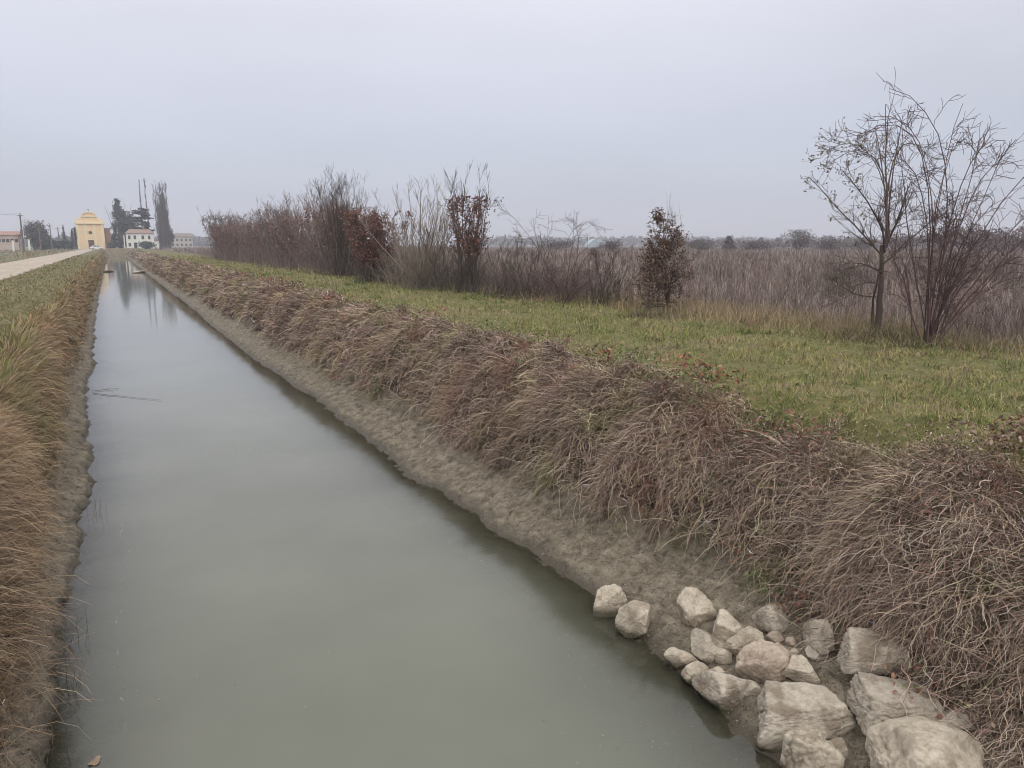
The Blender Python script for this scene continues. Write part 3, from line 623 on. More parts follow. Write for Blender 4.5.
def tube_part(name, sets, S, cols, parent, rg):
    parts = [tubes(P, Rr, S if j == 0 else 3, rcol(rg, len(P), cols)) for j, (P, Rr) in enumerate(sets)]
    V, Q, C = cat(parts); return quadmesh(name, V, Q, M_bark, parent, cols=C)
def leaf_part(name, pts, size, cols, parent, rg, flat=0.0, var=.3):
    V, Q, C = cards(rg, pts, size, rcol(rg, len(pts), cols, var), flat); return quadmesh(name, V, Q, M_leaf, parent, cols=C, smooth=False)
def zt(x, y): return float(terrain(np.array([x]), np.array([y]))[0])

# T1 bare tree with a few leaves on its left limbs
def bare_tree():
    rg = np.random.default_rng(11); p = gpt(877, 333, 1.9); z = zt(p[0], p[1])
    t = thing('bare_tree', (p[0], p[1], z - .03), 'tall bare tree on a single straight trunk with sparse dry leaves on its left limbs', 'tree')
    rt = RT; K = 9; s = np.linspace(0, 1, K)
    def limb(a, b, c, r0, r1, K=9):
        a, b, c = map(np.array, (a, b, c)); u = np.linspace(0, 1, K)[:, None]
        P = (1 - u) ** 2 * a + 2 * u * (1 - u) * b + u * u * c; P = P + np.cumsum(rg.normal(0, .012, P.shape), 0) * 1.0; P[0] = a
        return P, np.linspace(r0, r1, K)
    def L(r, f, z): v = rt * r + FW * f; return (v[0], v[1], z)   # local: right, away, up
    tr = [limb(L(0, 0, 0), L(.06, 0, .9), L(.02, .02, 1.75), .07, .034), limb(L(-.09, .05, 0), L(-.16, 0, .7), L(-.05, .05, 1.5), .028, .015)]
    tube_part('trunk', [(np.array([q[0] for q in tr]), np.array([q[1] for q in tr]))], 8, BARK, t, rg)
    m = [limb(L(.02, .02, 1.7), L(.0, .1, 3.0), L(-.22, .1, 4.3), .026, .006), limb(L(.02, .02, 1.6), L(-.2, -.1, 2.4), L(-1.05, -.2, 3.05), .022, .006),
         limb(L(.02, .02, 1.5), L(-.5, .1, 2.0), L(-1.55, .1, 3.0), .022, .006), limb(L(.02, .02, 1.7), L(.25, .1, 2.3), L(.55, .3, 2.9), .028, .008),
         limb(L(.02, .02, 1.72), L(-.1, -.2, 2.7), L(-.55, -.3, 3.9), .02, .005), limb(L(.02, .02, 1.7), L(.1, .2, 2.8), L(.25, .3, 4.1), .02, .005),
         limb(L(.0, .0, 1.2), L(-.4, .0, 1.5), L(-1.1, -.2, 1.35), .016, .004), limb(L(.0, .0, 1.0), L(-.4, -.2, 1.1), L(-.95, -.3, .85), .014, .004),
         limb(L(.0, .0, .75), L(-.5, .0, .7), L(-.85, .0, 1.1), .012, .003), limb(L(.02, .02, 1.4), L(.4, .0, 1.9), L(.75, -.2, 2.3), .02, .004),
         limb(L(-.1, .05, 3.2), L(-.1, .1, 4.1), L(.0, .1, 4.6), .012, .003), limb(L(.0, .1, 2.6), L(.1, .1, 4.3), L(.9, .1, 3.2), .016, .004),
         limb(L(.1, .1, 2.6), L(-.4, .1, 4.0), L(-1.25, .0, 3.2), .012, .003), limb(L(-.1, .0, 2.8), L(-.6, .0, 4.1), L(-1.4, .1, 3.3), .010, .003)]
    P = np.array([q[0] for q in m]); Rr = np.array([q[1] for q in m]); hi = P[:, -1, 2] > 3.7
    PL, RL = twigs(rg, P[hi], Rr[hi], 7, .2, .8, .8, (.3, .7), K=6, up=.2, jit=.16, rmin=.004, tap=.8)
    P2, R2 = twigs(rg, P[~hi], Rr[~hi], 17, .15, 1, .75, (.35, .95), K=7, up=.3, jit=.19, rmin=.006, tap=.8); P3, R3 = twigs(rg, P2, R2, 5, .15, 1, .8, (.12, .42), K=5, up=.3, jit=.2, rmin=.005); R3 = np.maximum(R3, .0025)
    tube_part('crown', [(P, Rr), (P2, R2), (P3, R3), (PL, RL)], 5, BARK, t, rg)
    sel = P3[((P3[:, 0, :] @ rt) < -.35) & (P3[:, 0, 2] > 1.7)]; lp = leafpts(rg, sel, 480, .3, .03); leaf_part('leaves', lp, .027, [(0.16, 0.12, 0.07), (0.22, 0.17, 0.09), (0.12, 0.10, 0.05)], t, rg)
bare_tree()
# T2 many-stemmed arching thorn shrub at its right
def arching(px, py, label, n, L, spread, bow, r0, seed, whips=(), cols=BARKR, M=9, M2=3, leaves=0):
    rg = np.random.default_rng(seed); p = gpt(px, py, 1.9); z = zt(p[0], p[1])
    t = thing('arching_shrub', (p[0], p[1], z - .03), label, 'shrub')
    P, Rr, _ = stems(rg, n, 9, L, spread, r0, base=.11, bow=bow, jit=.17)
    if whips:
        W = []; 
        for (r, f, zt_, pr, pz) in whips:
            a = np.zeros(3) + rg.normal(0, .04, 3) * [1, 1, 0]; c = rt_(r, f, zt_); b = rt_(pr, f * .3, pz); u = np.linspace(0, 1, 9)[:, None]
            q = (1 - u) ** 2 * a + 2 * u * (1 - u) * b + u * u * c + np.cumsum(rg.normal(0, .012, (9, 3)), 0); W.append(q)
        P = np.concatenate([P, np.array(W)]); Rr = np.concatenate([Rr, np.repeat(np.linspace(r0 * .65, .004, 9)[None], len(W), 0)])
    P2, R2 = twigs(rg, P, Rr, M, .3, 1, .85, (.3, .95), K=7, up=.35, jit=.22, bow=.25, rmin=.007, tap=.75); P3, R3 = twigs(rg, P2, R2, M2, .15, 1, .85, (.12, .42), K=5, up=.25, jit=.2, rmin=.0055); R3 = np.maximum(R3, .0026); R2 = np.maximum(R2, .0035)
    tube_part('stems', [(P, Rr)], 5, cols, t, rg); tube_part('crown', [(P2, R2), (P3, R3)], 3, cols, t, rg)
    return t
def rt_(r, f, z): v = RT * r + FW * f; return np.array([v[0], v[1], z])
thorn = arching(928, 343, 'tangled reddish shrub of many thorny stems with whips arching out to the right', 16, (1.4, 2.8), .62, .45, .017, 21,
        whips=[(2.7, .2, 3.75, .7, 2.6), (2.6, .1, 2.75, .9, 2.1), (1.35, .3, 2.9, .5, 3.2), (1.5, -.3, 2.0, .9, 1.2), (-.9, .1, 3.95, 0.5, 3.7), (-1.5, .0, 3.1, -.1, 4.3), (.5, .1, 3.2, .3, 2.2), (1.4, .2, 1.0, .9, 1.1), (.0, -.2, 3.1, -.2, 2.0), (-.9, .0, 2.4, -.8, 1.2), (.9, .1, 2.9, .5, 1.8), (-1.2, .1, 3.5, .1, 3.7), (-.6, .2, 3.3, -.6, 2.4), (-1.1, -.1, 2.9, -.1, 3.3), (.2, .1, 3.7, -.2, 2.4), (1.0, .2, 3.2, .1, 3.4)], M=13, M2=4)
thorn.scale = (1.06, 1.06, 1.10)
def tree_base_brush():
    ps = []
    for px, py, r in ((877, 336, .45), (930, 344, .5), (905, 342, .5), (855, 338, .4), (955, 346, .45), (667, 317, .35), (645, 316, .3)):
        c = gpt(px, py, 1.9); n = 420; x = c[0] + rng.normal(0, r, n); y = c[1] + rng.normal(0, r * .6, n)
        C = pal(n, [(0.10, 0.085, 0.05), (0.20, 0.15, 0.10), (0.30, 0.23, 0.15), (0.11, 0.13, 0.045)], [3, 3, 1.5, 1.5])
        ps.append(blades(x, y, rng.uniform(.08, .34, n), rng.uniform(.6, 2.4, n), rng.uniform(0, 6.28, n), np.full(n, .010), C, K=4))
    V, Q, C = cat(ps); setp(quadmesh('tree_foot_brush', V, Q, M_grass, cols=C), 'stuff', 'dark rough grass and dead bits heaped round the feet of the near trees', 'rough grass')
tree_base_brush()
# T3 cone-shaped young oak that kept its brown leaves
def leafy_tree():
    rg = np.random.default_rng(31); p = gpt(667, 314, 1.87); z = zt(p[0], p[1]); t = thing('young_oak', (p[0], p[1], z - .03), 'small cone shaped tree still full of brown dry leaves at the meadow edge', 'tree')
    K = 9; s = np.linspace(0, 1, K)
    def tr(r, h, dr, r0, j=.012): return np.stack([rt_(r, 0, 0) + rt_(dr * u ** 1.3, .05 * u, h * u) for u in s]) + np.cumsum(rg.normal(0, j, (K, 3)), 0) * [[1, 1, .2]], np.linspace(r0, .006, K)
    T = [tr(0, 2.55, -.1, .045), tr(.02, 2.0, .22, .03), tr(-.50, 1.45, .15, .035), tr(.05, 1.8, -.35, .022)]
    P = np.array([q[0] for q in T]); Rr = np.array([q[1] for q in T]); tube_part('trunk', [(P, Rr)], 6, BARK, t, rg)
    P1, R1 = twigs(rg, P, Rr, 42, .12, .99, 1.3, (.55, 1.08), K=6, rf=.5, up=.16, jit=.12, tap=.95)
    P2, R2 = twigs(rg, P1, R1, 5, .2, 1, .7, (.15, .4), K=4, up=.2, jit=.12)
    # upright bare leaders above the leaves
    P4, R4, _ = stems(rg, 10, 6, (.4, 1.0), .35, .007, base=.14, jit=.05, z0=2.2)
    tube_part('branches', [(P1, R1), (P2, R2), (P4, R4)], 4, BARK, t, rg)
    P5, R5, _ = stems(rg, 5, 7, (1.3, 2.1), .5, .007, base=.3, jit=.06, az=np.array([-.6, -.3, -.9, 2.6, 2.9]))
    tube_part('side_shoots', [(P5, R5)], 4, BARKP, t, rg)
    lp = np.concatenate([leafpts(rg, P2, 5600, .1, .035), leafpts(rg, P1, 2000, .35, .04)]); lp = lp[(lp[:, 2] > .30)]
    leaf_part('leaves', lp, .030, [(0.13, 0.085, 0.065), (0.18, 0.12, 0.09), (0.085, 0.058, 0.045), (0.25, 0.17, 0.125)], t, rg)
leafy_tree()
# T4 arching rose bush
arching(563, 303, 'bare rose bush with long canes arching to both sides beside the young oak', 26, (.8, 1.8), .8, .95, .012, 41,
        whips=[(-1.9, .2, 2.75, -.9, 2.3), (-.9, .2, 2.5, -.8, 1.6), (1.1, .1, 1.95, .3, 3.3), (.95, .2, 1.4, .5, 2.3), (.3, .1, 2.7, .3, 1.5), (1.2, .3, 1.1, .8, 2.4), (.2, .1, 2.5, .8, 2.0), (-1.3, .1, 1.9, -.9, 2.4), (1.5, .1, 1.3, .9, 2.5), (.6, .1, 2.3, -.1, 2.4), (-.4, .1, 2.6, -.6, 1.4)], M=7, M2=3)
# generic many-stemmed hedge shrub prototypes
def hedge_shrub(seed, H, wid, n, cols, leafn=0, leafc=None, leafz=(0, 1), M=8, M2=4, r0=.03, label='', loc=(0, 0, 0), group=None, name='hedge_shrub', leafs=.05, tw=.006, bow=.15, lspread=.09, spread=None):
    rg = np.random.default_rng(seed); t = thing(name, loc, label, 'shrub', group)
    sp = spread if spread is not None else math.atan(wid / H * .9)
    P, Rr, _ = stems(rg, n, 8, (H * .62, H * 1.05), sp, r0, base=.14 * wid, bow=bow, jit=.07, curve=.35)
    P2, R2 = twigs(rg, P, Rr, M, .12, 1, .55, (.12 * H, .30 * H), K=5, up=.6, jit=.07, rmin=tw); P3, R3 = twigs(rg, P2, R2, M2, .15, 1, .6, (.05 * H, .13 * H), K=3, up=.5, jit=.08, rmin=tw * .8)
    R2 = np.maximum(R2, tw * .5); R3 = np.maximum(R3, tw * .4)
    # low brush round the foot
    P4, R4, _ = stems(rg, int(n * 4), 5, (.18 * H, .42 * H), 1.0, tw, base=.3 * wid, jit=.10)
    P5, R5 = twigs(rg, P4, R4, 4, .2, 1, .7, (.06 * H, .14 * H), K=3, up=.4, jit=.1, rmin=tw)
    tube_part('stems', [(P, Rr)], 5, cols, t, rg); tube_part('crown', [(P2, R2), (P3, R3), (P4, R4), (P5, np.maximum(R5, tw * .4))], 3, cols, t, rg)
    if leafn:
        lp = np.concatenate([leafpts(rg, P3, int(leafn * .7), 0, lspread), leafpts(rg, P2, int(leafn * .3), .2, lspread)]); lp = lp[(lp[:, 2] > leafz[0] * H) & (lp[:, 2] < leafz[1] * H)]
        leaf_part('leaves', lp, leafs, leafc, t, rg)
    return t
RED = [(0.19, 0.085, 0.065), (0.14, 0.065, 0.055), (0.24, 0.12, 0.09), (0.11, 0.07, 0.06)]
DULL = [(0.17, 0.13, 0.105), (0.22, 0.17, 0.14), (0.13, 0.09, 0.08)]
def at(px, py): p = gpt(px, py, 1.87); return (p[0], p[1], zt(p[0], p[1]) - .03)
hedge_shrub(51, 4.0, 1.0, 16, BARK, 3600, RED, (.34, .86), M=10, M2=5, r0=.030, loc=at(470, 293), label='slim upright tree with rusty red leaves and bare twigs on top', name='red_leaved_tree', leafs=.045, tw=.011, spread=.40, bow=.0)
hedge_shrub(53, 4.2, 2.0, 44, BARKP, 0, None, M=7, M2=4, r0=.026, loc=at(421, 288), label='large fan shaped shrub of pale bare stems left of the rusty red tree', name='fan_shrub', tw=.011, spread=.95, bow=.0)
hedge_shrub(55, 3.4, 2.3, 30, BARK, 9000, RED, (.15, .97), M=9, M2=5, r0=.03, loc=at(374, 282), label='dense rounded bush covered in dark red leaves in the hedgerow', name='red_leaved_bush', leafs=.055, tw=.010, bow=.1)
hedge_shrub(57, 5.3, 2.3, 34, BARK, 1500, RED, (.1, .5), M=9, M2=5, r0=.035, loc=at(343, 276), label='tall twiggy shrub rising behind the dark red bush', name='twiggy_shrub', leafs=.05, tw=.010, spread=.36, bow=.0)
MAUVB = [(0.21, 0.165, 0.15), (0.27, 0.215, 0.195), (0.17, 0.125, 0.115)]
for k_, (px, py, H_, w_, sd_, lab) in enumerate(((447, 291, 2.5, 2.2, 71, 'bare twiggy thicket between fan shaped shrub and rusty red tree'), (503, 297, 2.0, 2.4, 72, 'low bare thicket right beside the rusty red tree'), (533, 299, 2.1, 2.2, 73, 'low bare thicket between rusty red tree and arching rose bush'),
        (605, 306, 1.7, 1.6, 74, 'thin low bare sapling clump between rose bush and young oak'), (397, 284, 2.6, 2.2, 75, 'bare thicket between dark red bush and fan shaped shrub'))):
    hedge_shrub(sd_, H_, w_, 18, BARK, 0, None, M=6, M2=3, r0=.012, loc=at(px, py), label=lab, name='bare_thicket', tw=.010, bow=.3, group='bare thickets in the gaps of the hedgerow')
# hedge row to the far end: copies of five kinds
protos = {}
def copy_tree(src, loc, rz, s, label, group):
    c = src.copy(); col.objects.link(c); c.location = loc; c.rotation_euler[2] = rz; c.scale = s; c['label'] = label; c['group'] = group
    for ch in src.children:
        d = ch.copy(); col.objects.link(d); d.parent = c
    return c
MAUVB = [(0.21, 0.165, 0.15), (0.27, 0.215, 0.195), (0.17, 0.125, 0.115)]; MRED = [(0.22, 0.13, 0.11), (0.18, 0.115, 0.10), (0.27, 0.19, 0.165)]
GH = 'shrubs packed along the hedgerow'
kinds = [(61, 4.6, 3.2, 30, MAUVB, 3800, MRED, (.1, .8), 'bare brown shrub with scattered red leaves'), (62, 4.9, 3.0, 36, MAUVB, 1200, DULL, (.1, .6), 'greyish bare twiggy shrub'),
         (63, 4.3, 3.4, 32, MAUVB, 6500, MRED, (.05, .9), 'reddish brown bushy shrub'), (64, 5.0, 3.2, 32, MAUVB, 6000, [(0.15, 0.14, 0.115), (0.18, 0.155, 0.135), (0.12, 0.10, 0.09)], (.05, .95), 'dark grey leafy shrub')]
row = [(44.5, 2, 'just behind the tall twiggy shrub'), (48.5, 1, 'second behind the tall twiggy shrub'), (52.5, 0, 'third behind the tall twiggy shrub'), (57, 2, 'fourth behind the tall twiggy shrub'),
       (61, 1, 'fifth behind the tall twiggy shrub'), (65.5, 3, 'near the middle of the hedgerow'), (70, 0, 'just past the middle of the hedgerow'), (74.5, 2, 'sixth from the far end of the hedgerow'),
       (79, 1, 'fifth from the far end of the hedgerow'), (84, 0, 'fourth from the far end of the hedgerow'), (89, 2, 'third from the far end of the hedgerow'), (94, 3, 'next to last at the far end of the hedgerow'),
       (99, 1, 'closing the far end of the hedgerow')]
rr_ = random.Random(5)
for Y, k, wh in row:
    x = 12.3 + rr_.uniform(-.5, .5); kd = kinds[k]; lab = kd[8] + ' ' + wh; loc = (x, Y, zt(x, Y) - .03); s = rr_.uniform(.92, 1.06)
    if k not in protos:
        t = hedge_shrub(kd[0], kd[1], kd[2], kd[3], kd[4], kd[5], kd[6], kd[7], M=9, M2=5, r0=.035, loc=loc, label=lab, group=GH, leafs=.06, tw=.013, bow=.1); t.scale = (s, s, s); protos[k] = t
    else: copy_tree(protos[k], loc, rr_.uniform(0, 6.28), (s * 1.05, s * 1.05, s), lab, GH)
# brush between the near hedge shrubs
def brush():
    rg = np.random.default_rng(71); parts = []
    n = 2700; t = rg.random(n); y = 19.5 + 24 * t; x = 13.1 + rg.normal(0, .5, n) - .02 * (y - 19); x[: 600] = 13.1 + rg.normal(0, .4, 600); 
    P, Rr, _ = stems(rg, n, 5, (.4, 1.15), .8, .005, base=.0, jit=.12); P[:, :, 0] += x[:, None]; P[:, :, 1] += y[:, None]; P[:, :, 2] += terrain(x, y)[:, None]
    P2, R2 = twigs(rg, P, Rr, 5, .25, 1, .7, (.15, .45), K=3, up=.4, jit=.1, rmin=.006)
    C = rcol(rg, n, [(0.24, 0.185, 0.165), (0.33, 0.27, 0.235), (0.17, 0.12, 0.11)]); parts = [tubes(P, np.maximum(Rr, .004), 3, C), tubes(P2, np.maximum(R2, .004), 3, np.repeat(C, 5, 0))]
    V, Q, C = cat(parts); setp(quadmesh('hedge_brush', V, Q, M_bark, cols=C), 'stuff', 'low tangle of purplish brown brush filling gaps between the hedgerow shrubs', 'brush')
brush()

# far shrubs beyond the field
def blob_tree(name, loc, H, Wd, label, cat_, cols, n=900, ls=.35, seed=0, group=None, shape='round', bark=BARK, twn=24, cover=1.0):
    rg = np.random.default_rng(seed); t = thing(name, loc, label, cat_, group)
    s = np.linspace(0, 1, 6); tp = np.stack([0 * s, 0 * s, s * H * .85], -1)[None] + np.cumsum(rg.normal(0, .01 * H, (1, 6, 3)), 1) * [[[1, 1, .2]]]
    tr = np.linspace(.035 * H * .7, .01 * H * .4, 6)[None]
    tube_part('trunk', [(tp, tr)], 7, bark, t, rg)
    P, Rr, _ = stems(rg, twn, 6, (H * .45, H * .98), math.atan(Wd / H) * .9, .008 * H, base=.06 * Wd, jit=.06)
    P2, R2 = twigs(rg, P, Rr, 6, .2, 1, .6, (.1 * H, .25 * H), K=4, up=.4, jit=.1)
    R2 = np.maximum(R2, ls * .045)
    # clumps through the crown volume
    nc = 70 if shape == 'cone' else 26; c = rg.normal(size=(nc, 3)); c = norm(c) * rg.random((nc, 1)) ** .4
    if shape == 'round': c = c * [Wd * .42, Wd * .42, H * .36] + [0, 0, H * .58]
    elif shape == 'low': c = c * [Wd * .45, Wd * .45, H * .42] + [0, 0, H * .48]
    elif shape == 'cone':
        u = rg.random(nc) ** 1.25; a = rg.uniform(0, 6.28, nc); r = (1 - u) ** .85 * Wd * .55 * np.sqrt(rg.uniform(.1, 1, nc)); c = np.stack([r * np.cos(a), r * np.sin(a), H * (.08 + .9 * u)], -1)
    elif shape == 'column':
        u = rg.random(nc); a = rg.uniform(0, 6.28, nc); r = np.sin(np.clip(u * 1.05 + .12, 0, 1) * math.pi) ** .6 * Wd * .3 * rg.random(nc); c = np.stack([r * np.cos(a), r * np.sin(a), H * (.06 + .88 * u)], -1)
    sp = {'round': .13, 'low': .16, 'cone': .055, 'column': .07}[shape]
    i = rg.integers(0, nc, n); pts = c[i] + rg.normal(size=(n, 3)) * [Wd * sp, Wd * sp, H * sp * .75]
    pts[:, 2] = np.clip(pts[:, 2], .05, H * 1.02)
    tube_part('branches', [(P, Rr), (P2, R2)], 4, bark, t, rg)
    leaf_part('crown', pts, ls, cols, t, rg)
    return t
GREYL = [(0.12, 0.105, 0.095), (0.15, 0.13, 0.12), (0.10, 0.08, 0.075)]
MAUVE = [(0.16, 0.115, 0.11), (0.20, 0.145, 0.135), (0.12, 0.09, 0.09)]
def loc_d(px, d):
    v = RT * (px - CX) / FP * d + FW * d; return v[0], v[1]
far = [(700, 172, 3.2, 6.2, 'low', GREYL, 'rounded dark grey bush beyond the field, right of the young oak'), (729, 178, 4.0, 3.4, 'cone', GREYL, 'narrow pointed grey bush standing alone beyond the field'),
       (757, 176, 2.6, 6.5, 'low', GREYL, 'low grey thicket behind the field between pointed bush and twiggy bush'), (799, 168, 4.8, 7.5, 'round', GREYL, 'twiggy grey bush beyond the field, largest left of the bare tree'),
       (828, 176, 4.0, 6.0, 'low', GREYL, 'pale twiggy bush beyond the field, just left of the bare tree'), (556, 190, 3.4, 8, 'low', GREYL, 'dim grey bush at the far side of the field behind the arching rose canes'),
       (612, 185, 3.0, 6, 'low', GREYL, 'dim bush at the far side of the field left of the young oak'), (862, 180, 3.4, 8, 'low', GREYL, 'grey thicket beyond the field seen behind the bare tree trunk'),
       (905, 165, 4.4, 9, 'round', MAUVE, 'mauve thicket beyond the field between tree trunk and thorny shrub'), (942, 150, 5.0, 9, 'round', MAUVE, 'mauve bushy tree beyond the field behind the thorny shrub'),
       (972, 135, 5.2, 8, 'round', MAUVE, 'reddish bushy tree beyond the field right of the thorny shrub'), (1003, 132, 4.6, 8, 'low', MAUVE, 'reddish thicket at the right edge of the view beyond the field'),
       (1030, 130, 4.6, 8, 'low', MAUVE, 'reddish thicket cut by the right edge of the picture')]
for j, (px, d, H, Wd, sh, cl, lab) in enumerate(far):
    x, y = loc_d(px, d); blob_tree('field_bush', (x, y, zt(x, y) - .05), H, Wd, lab, 'bush', cl, 1500, .20, 200 + j, 'bushes on the far side of the field', sh)
# distant woods on the horizon
def woods(name, px0, px1, d, H, n, cols, label, seed, jitd=60):
    rg = np.random.default_rng(seed); m = int((px1 - px0) / 2.2 * d / 600 + 8); pts = []; 
    px = np.linspace(px0, px1, m) + rg.normal(0, 2, m); hh = H * rg.uniform(.6, 1.1, m); wd = H * rg.uniform(.7, 1.4, m); dd = d + rg.uniform(-jitd, jitd, m)
    v = RT[None] * ((px - CX) / FP * dd)[:, None] + FW[None] * dd[:, None]; i = rg.integers(0, m, n)
    P = np.stack([v[i, 0], v[i, 1], terrain(v[i, 0], v[i, 1])], -1); q = norm(rg.normal(size=(n, 3))) * rg.random((n, 1)) ** .35
    P += q * np.stack([wd[i] * .55, wd[i] * .55, hh[i] * .5], -1) + np.stack([0 * hh[i], 0 * hh[i], hh[i] * .5], -1)
    V, Q, C = cards(rg, P, H * .16, rcol(rg, n, cols)); setp(quadmesh(name, V, Q, M_leaf, cols=C, smooth=False), 'stuff', label, 'woods')
woods('far_wood', 470, 1100, 900, 11, 22000, GREYL, 'thin grey line of far-off woods along the horizon behind the field', 301)
woods('far_wood', 670, 1120, 380, 4.6, 9000, MAUVE, 'low mauve grey scrub line closing the field on the right', 304, 30)
woods('far_wood', 150, 330, 800, 11, 9000, GREYL, 'far-off bluish woods behind the long farm building', 302)
woods('far_wood', -60, 120, 620, 9, 7000, [(0.07, 0.085, 0.065), (0.09, 0.10, 0.08)], 'dim far-off woods behind the utility poles and church', 303)

# ------------------------------------------------------------------ buildings and trees at the canal's end
M_yel = plain('yellow render', (0.80, 0.60, 0.36), .85, .08, .6); M_cream = plain('cream trim', (0.78, 0.66, 0.44), .8, .06); M_white = plain('white render', (0.74, 0.73, 0.68), .85, .07, .8)
M_tile = plain('roof tiles', (0.27, 0.185, 0.15), .9, .2, 1.5); M_dark = plain('dark opening', (0.05, 0.045, 0.045), .5, .1); M_greyw = plain('grey wall', (0.36, 0.34, 0.33), .9, .1, .5)
M_wood = plain('pole wood', (0.16, 0.13, 0.11), .9, .15, 3); M_brick = plain('brick', (0.30, 0.17, 0.13), .9, .15, 1); M_iron = plain('iron', (0.08, 0.08, 0.085), .5, .1)
M_glass = plain('car glass', (0.03, 0.035, 0.04), .1, .1, 1, .5); M_paint = plain('white paint', (0.78, 0.78, 0.78), .3, .02, 1, .5); M_rubber = plain('rubber', (0.03, 0.03, 0.03), .8, .1); M_poly = plain('pale sheeting', (0.36, 0.44, 0.49), .6, .08, .3)
def prism(name, pts, y0, y1, m, parent, loc):
    """outline in x,z extruded along y"""
    n = len(pts); V = [(p[0], y0, p[1]) for p in pts] + [(p[0], y1, p[1]) for p in pts]
    me = bpy.data.meshes.new(name); F_ = [list(range(n)), list(range(2 * n - 1, n - 1, -1))] + [[i, i + n, (i + 1) % n + n, (i + 1) % n] for i in range(n)]
    me.from_pydata(V, [], F_); me.update(); me.materials.append(m); o = bpy.data.objects.new(name, me); col.objects.link(o); o.parent = parent; return o
def gz(x, y): return zt(x, y)
def church():
    Y = 332; a = ypt(77, 240, Y); b = ypt(105, 240, Y); x0, x1 = a[0], b[0]; W = x1 - x0; cx = (x0 + x1) / 2; g = gz(cx, Y)
    zc = ypt(91, 224, Y)[2] - g; zt_ = ypt(91, 212.5, Y)[2] - g; t = thing('church', (cx, Y, g), 'small pale yellow baroque church with curved gable at the road end', 'church'); h = W / 2
    box('nave', -h, h, 0, 20, -.3, zc, M_yel, t)
    for xx in (-h + .1, -h * .42, h * .42 - .9, h - 1.0): box('pilaster', xx, xx + .9, -.25, -.003, -.2, zc - .05, M_cream, t)
    box('cornice', -h - .45, h + .45, -.6, .5, zc, zc + .55, M_cream, t)
    # curved gable
    pts = [(-h * .95, zc + .55)]; hw = W * .25; H1 = zt_ - zc - .55
    pts = [(-h * .96, zc + .55), (h * .96, zc + .55), (h * .93, zc + 1.5), (h * .75, zc + 1.7), (hw * 1.05, zc + .55 + H1 * .55), (hw, zc + .55 + H1 * .62)]
    for k in range(0, 13):
        an = math.pi * k / 12; pts.append((hw * math.cos(an), zc + .55 + H1 * .66 + H1 * .34 * math.sin(an)))
    pts += [(-hw, zc + .55 + H1 * .62), (-hw * 1.05, zc + .55 + H1 * .55), (-h * .75, zc + 1.7), (-h * .93, zc + 1.5)]
    prism('gable', pts, -.1, .5, M_yel, t, None)
    arc = [(hw * 1.12 * math.cos(math.pi * k / 12), zc + .55 + H1 * .66 + (H1 * .34 + .3) * math.sin(math.pi * k / 12)) for k in range(13)] + [(hw * .93 * math.cos(math.pi * k / 12), zc + .55 + H1 * .66 + (H1 * .34 - .15) * math.sin(math.pi * k / 12)) for k in range(12, -1, -1)]
    prism('gable_moulding', arc, -.4, -.103, M_cream, t, None)
    box('gable_cornice', -hw * 1.15, hw * 1.15, -.4, -.105, zc + .55 + H1 * .55, zc + .55 + H1 * .66 - .01, M_cream, t)
    for sx in (-1, 1):
        u = box('urn', sx * h * .86 - .3, sx * h * .86 + .3, -.1, .5, zc + 1.55, zc + 2.5, M_cream, t, .1)
    c = box('cross', -.08, .08, .1, .25, zt_, zt_ + 1.5, M_iron, t); box('cross_arm', -.4, .4, .103, .247, zt_ + .9, zt_ + 1.05, M_iron, c)
    d = box('door', -.95, .95, -.08, .05, 0, 3.4, plain('door wood', (0.12, 0.06, 0.05), .7), t)
    box('door_frame', -1.25, 1.25, -.2, -.085, 3.4, 3.8, M_cream, d)
    r = [(.62 * math.cos(k / 20 * 6.283), zc - 3.2 + .62 * math.sin(k / 20 * 6.283)) for k in range(20)]; prism('round_window', r, -.06, .05, M_dark, t, None)
    prism('roof', [(-h - .3, zc - .1 + .6), (h + .3, zc - .1 + .6), (0, zc + 3.0)], .55, 20.4, M_tile, t, None)
    # side wings
    for sx, w_, hh in ((1, 2.1, zc * .82), (-1, 1.3, zc * .8)):
        xa, xb = (h + .01, h + w_) if sx > 0 else (-h - w_, -h - .01); ww = box('side_wing', xa, xb, 3, 17, -.3, hh, M_greyw if sx < 0 else M_brick, t); box('wing_roof', xa - .2, xb + .2, 2.8, 17.2, hh + .003, hh + .3, M_tile, ww)
church()
